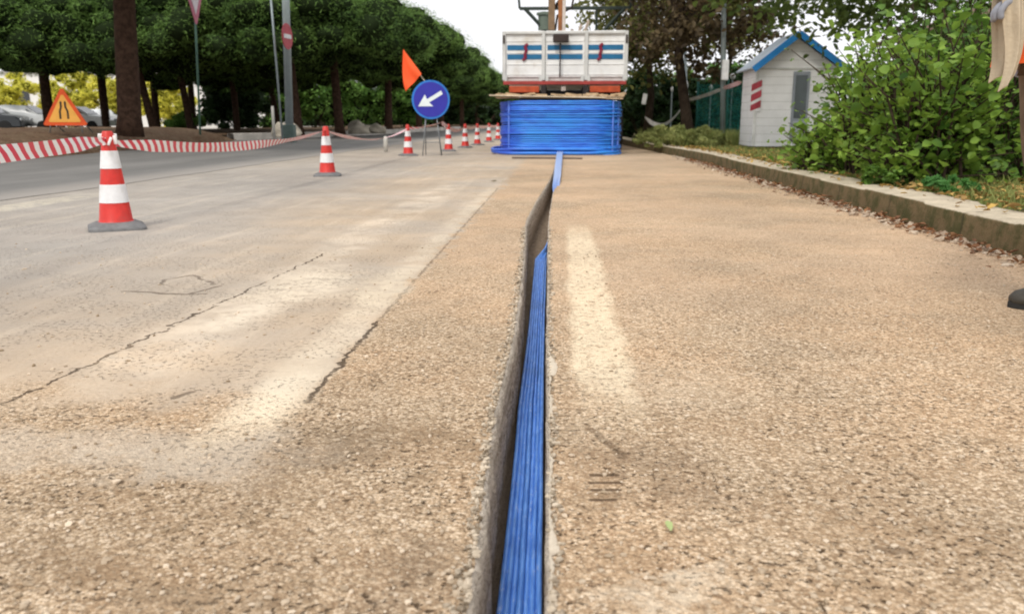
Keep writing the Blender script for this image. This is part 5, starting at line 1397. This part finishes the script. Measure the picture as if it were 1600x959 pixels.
# gloved hands: palm + five fingers
def hand(wr, side, m, drop=False):
    w_ = Vector(wr); root = None
    Vector_ = (lambda t: Vector((t[2], t[1], t[0]))) if drop else Vector
    pj = [(w_ + Vector_((.02, 0, 0)), .028), (w_ + Vector_((-.03, 0, -.002)), (.036, .02)), (w_ + Vector_((-.075, 0, -.006)), (.038, .018))]
    h_ = skin_obj('palm', [(tuple(a), r) for a, r in pj], [(0, 1), (1, 2)], m, wk)
    for k, ln in enumerate((.070, .078, .072, .058)):
        y = (k - 1.5) * .0215; b0 = w_ + Vector_((-.07, y * .8, -.005)); p1 = b0 + Vector_((-ln * .45, y * .25, -.004)); p2 = p1 + Vector_((-ln * .22, y * .1, -.024)); p3 = p2 + Vector_((ln * .06, 0, -.024))
        skin_obj('finger', [(tuple(b0), .0105), (tuple(p1), .0100), (tuple(p2), .0095), (tuple(p3), .0085)], [(0, 1), (1, 2), (2, 3)], m, h_, 2)
    b0 = w_ + Vector_((-.02, -side * .03, -.004)); p1 = b0 + Vector_((-.03, -side * .018, -.016)); p2 = p1 + Vector_((-.03, side * .006, -.016))
    skin_obj('thumb', [(tuple(b0), .013), (tuple(p1), .0115), (tuple(p2), .0095)], [(0, 1), (1, 2)], m, h_, 2)
M_glove = mat('glove_grey', (.30, .31, .35), .8, .25, 20)
hand((-.185, -.232, .955), -1, M_glove); hand((.012, .24, .89), 1, M_glove, True)
# beige jacket draped over the near forearm
jk = empty('draped_jacket', (1.56, 2.77, 0), R(-6), 'creased beige cloth jacket hanging over the worker\'s forearm in front of the orange vest', 'jacket')
M_jk = mat('beige_cloth', (.55, .46, .33), .9, .22, 9, .1, bump=.3, bscale=120)
vs, fs = [], []; nu, nv = 26, 20
def jpt(u, v, sgn):
    x = -.314 + .052 * u   # along forearm
    arm = .97 + .04 * u
    bot = .70 + .06 * u ** 2 + .008 * math.sin(u * 5)
    z = arm + (bot - arm) * v
    fold = .013 * math.sin(u * 7 + v * 2.0) * min(1, v * 3 + .2) + .004 * math.sin(u * 15 + 1 + v * 3)
    y = -.232 - sgn * (.040 + .006 * math.sin(v * 3)) + fold
    xx = x + (.03 * v * math.sin(v * 3) - .02 * v) 
    xx = xx * 1.0 + (.014 * (1 - v) + .045 * v - .012 * v * u) 
    return (xx, y, z)
strip = [(v, 1) for v in np.linspace(1, 0, nv)] + [(-1, 0)] + [(v, -1) for v in np.linspace(0, .9, nv)]
for (v, s) in strip:
    for i in range(nu + 1):
        u = i / nu
        if v == -1: x, y, z = jpt(u, 0, 0); vs.append((x, y, z + .022))
        else: vs.append(jpt(u, v, s))
q = nu + 1
for i in range(len(strip) - 1):
    for k in range(nu): fs.append((i * q + k, i * q + k + 1, (i + 1) * q + k + 1, (i + 1) * q + k))
o = pyd('cloth', vs, fs, M_jk, jk, True); s_ = o.modifiers.new('thick', 'SOLIDIFY'); s_.thickness = .004; s_ = o.modifiers.new('sub', 'SUBSURF'); s_.levels = 1; s_.render_levels = 1

# stuff tag fallback: every remaining mesh without a category is setting or part
print('objects', len(COL.objects), 'faces', sum(len(o.data.polygons) for o in COL.objects if o.type == 'MESH'))
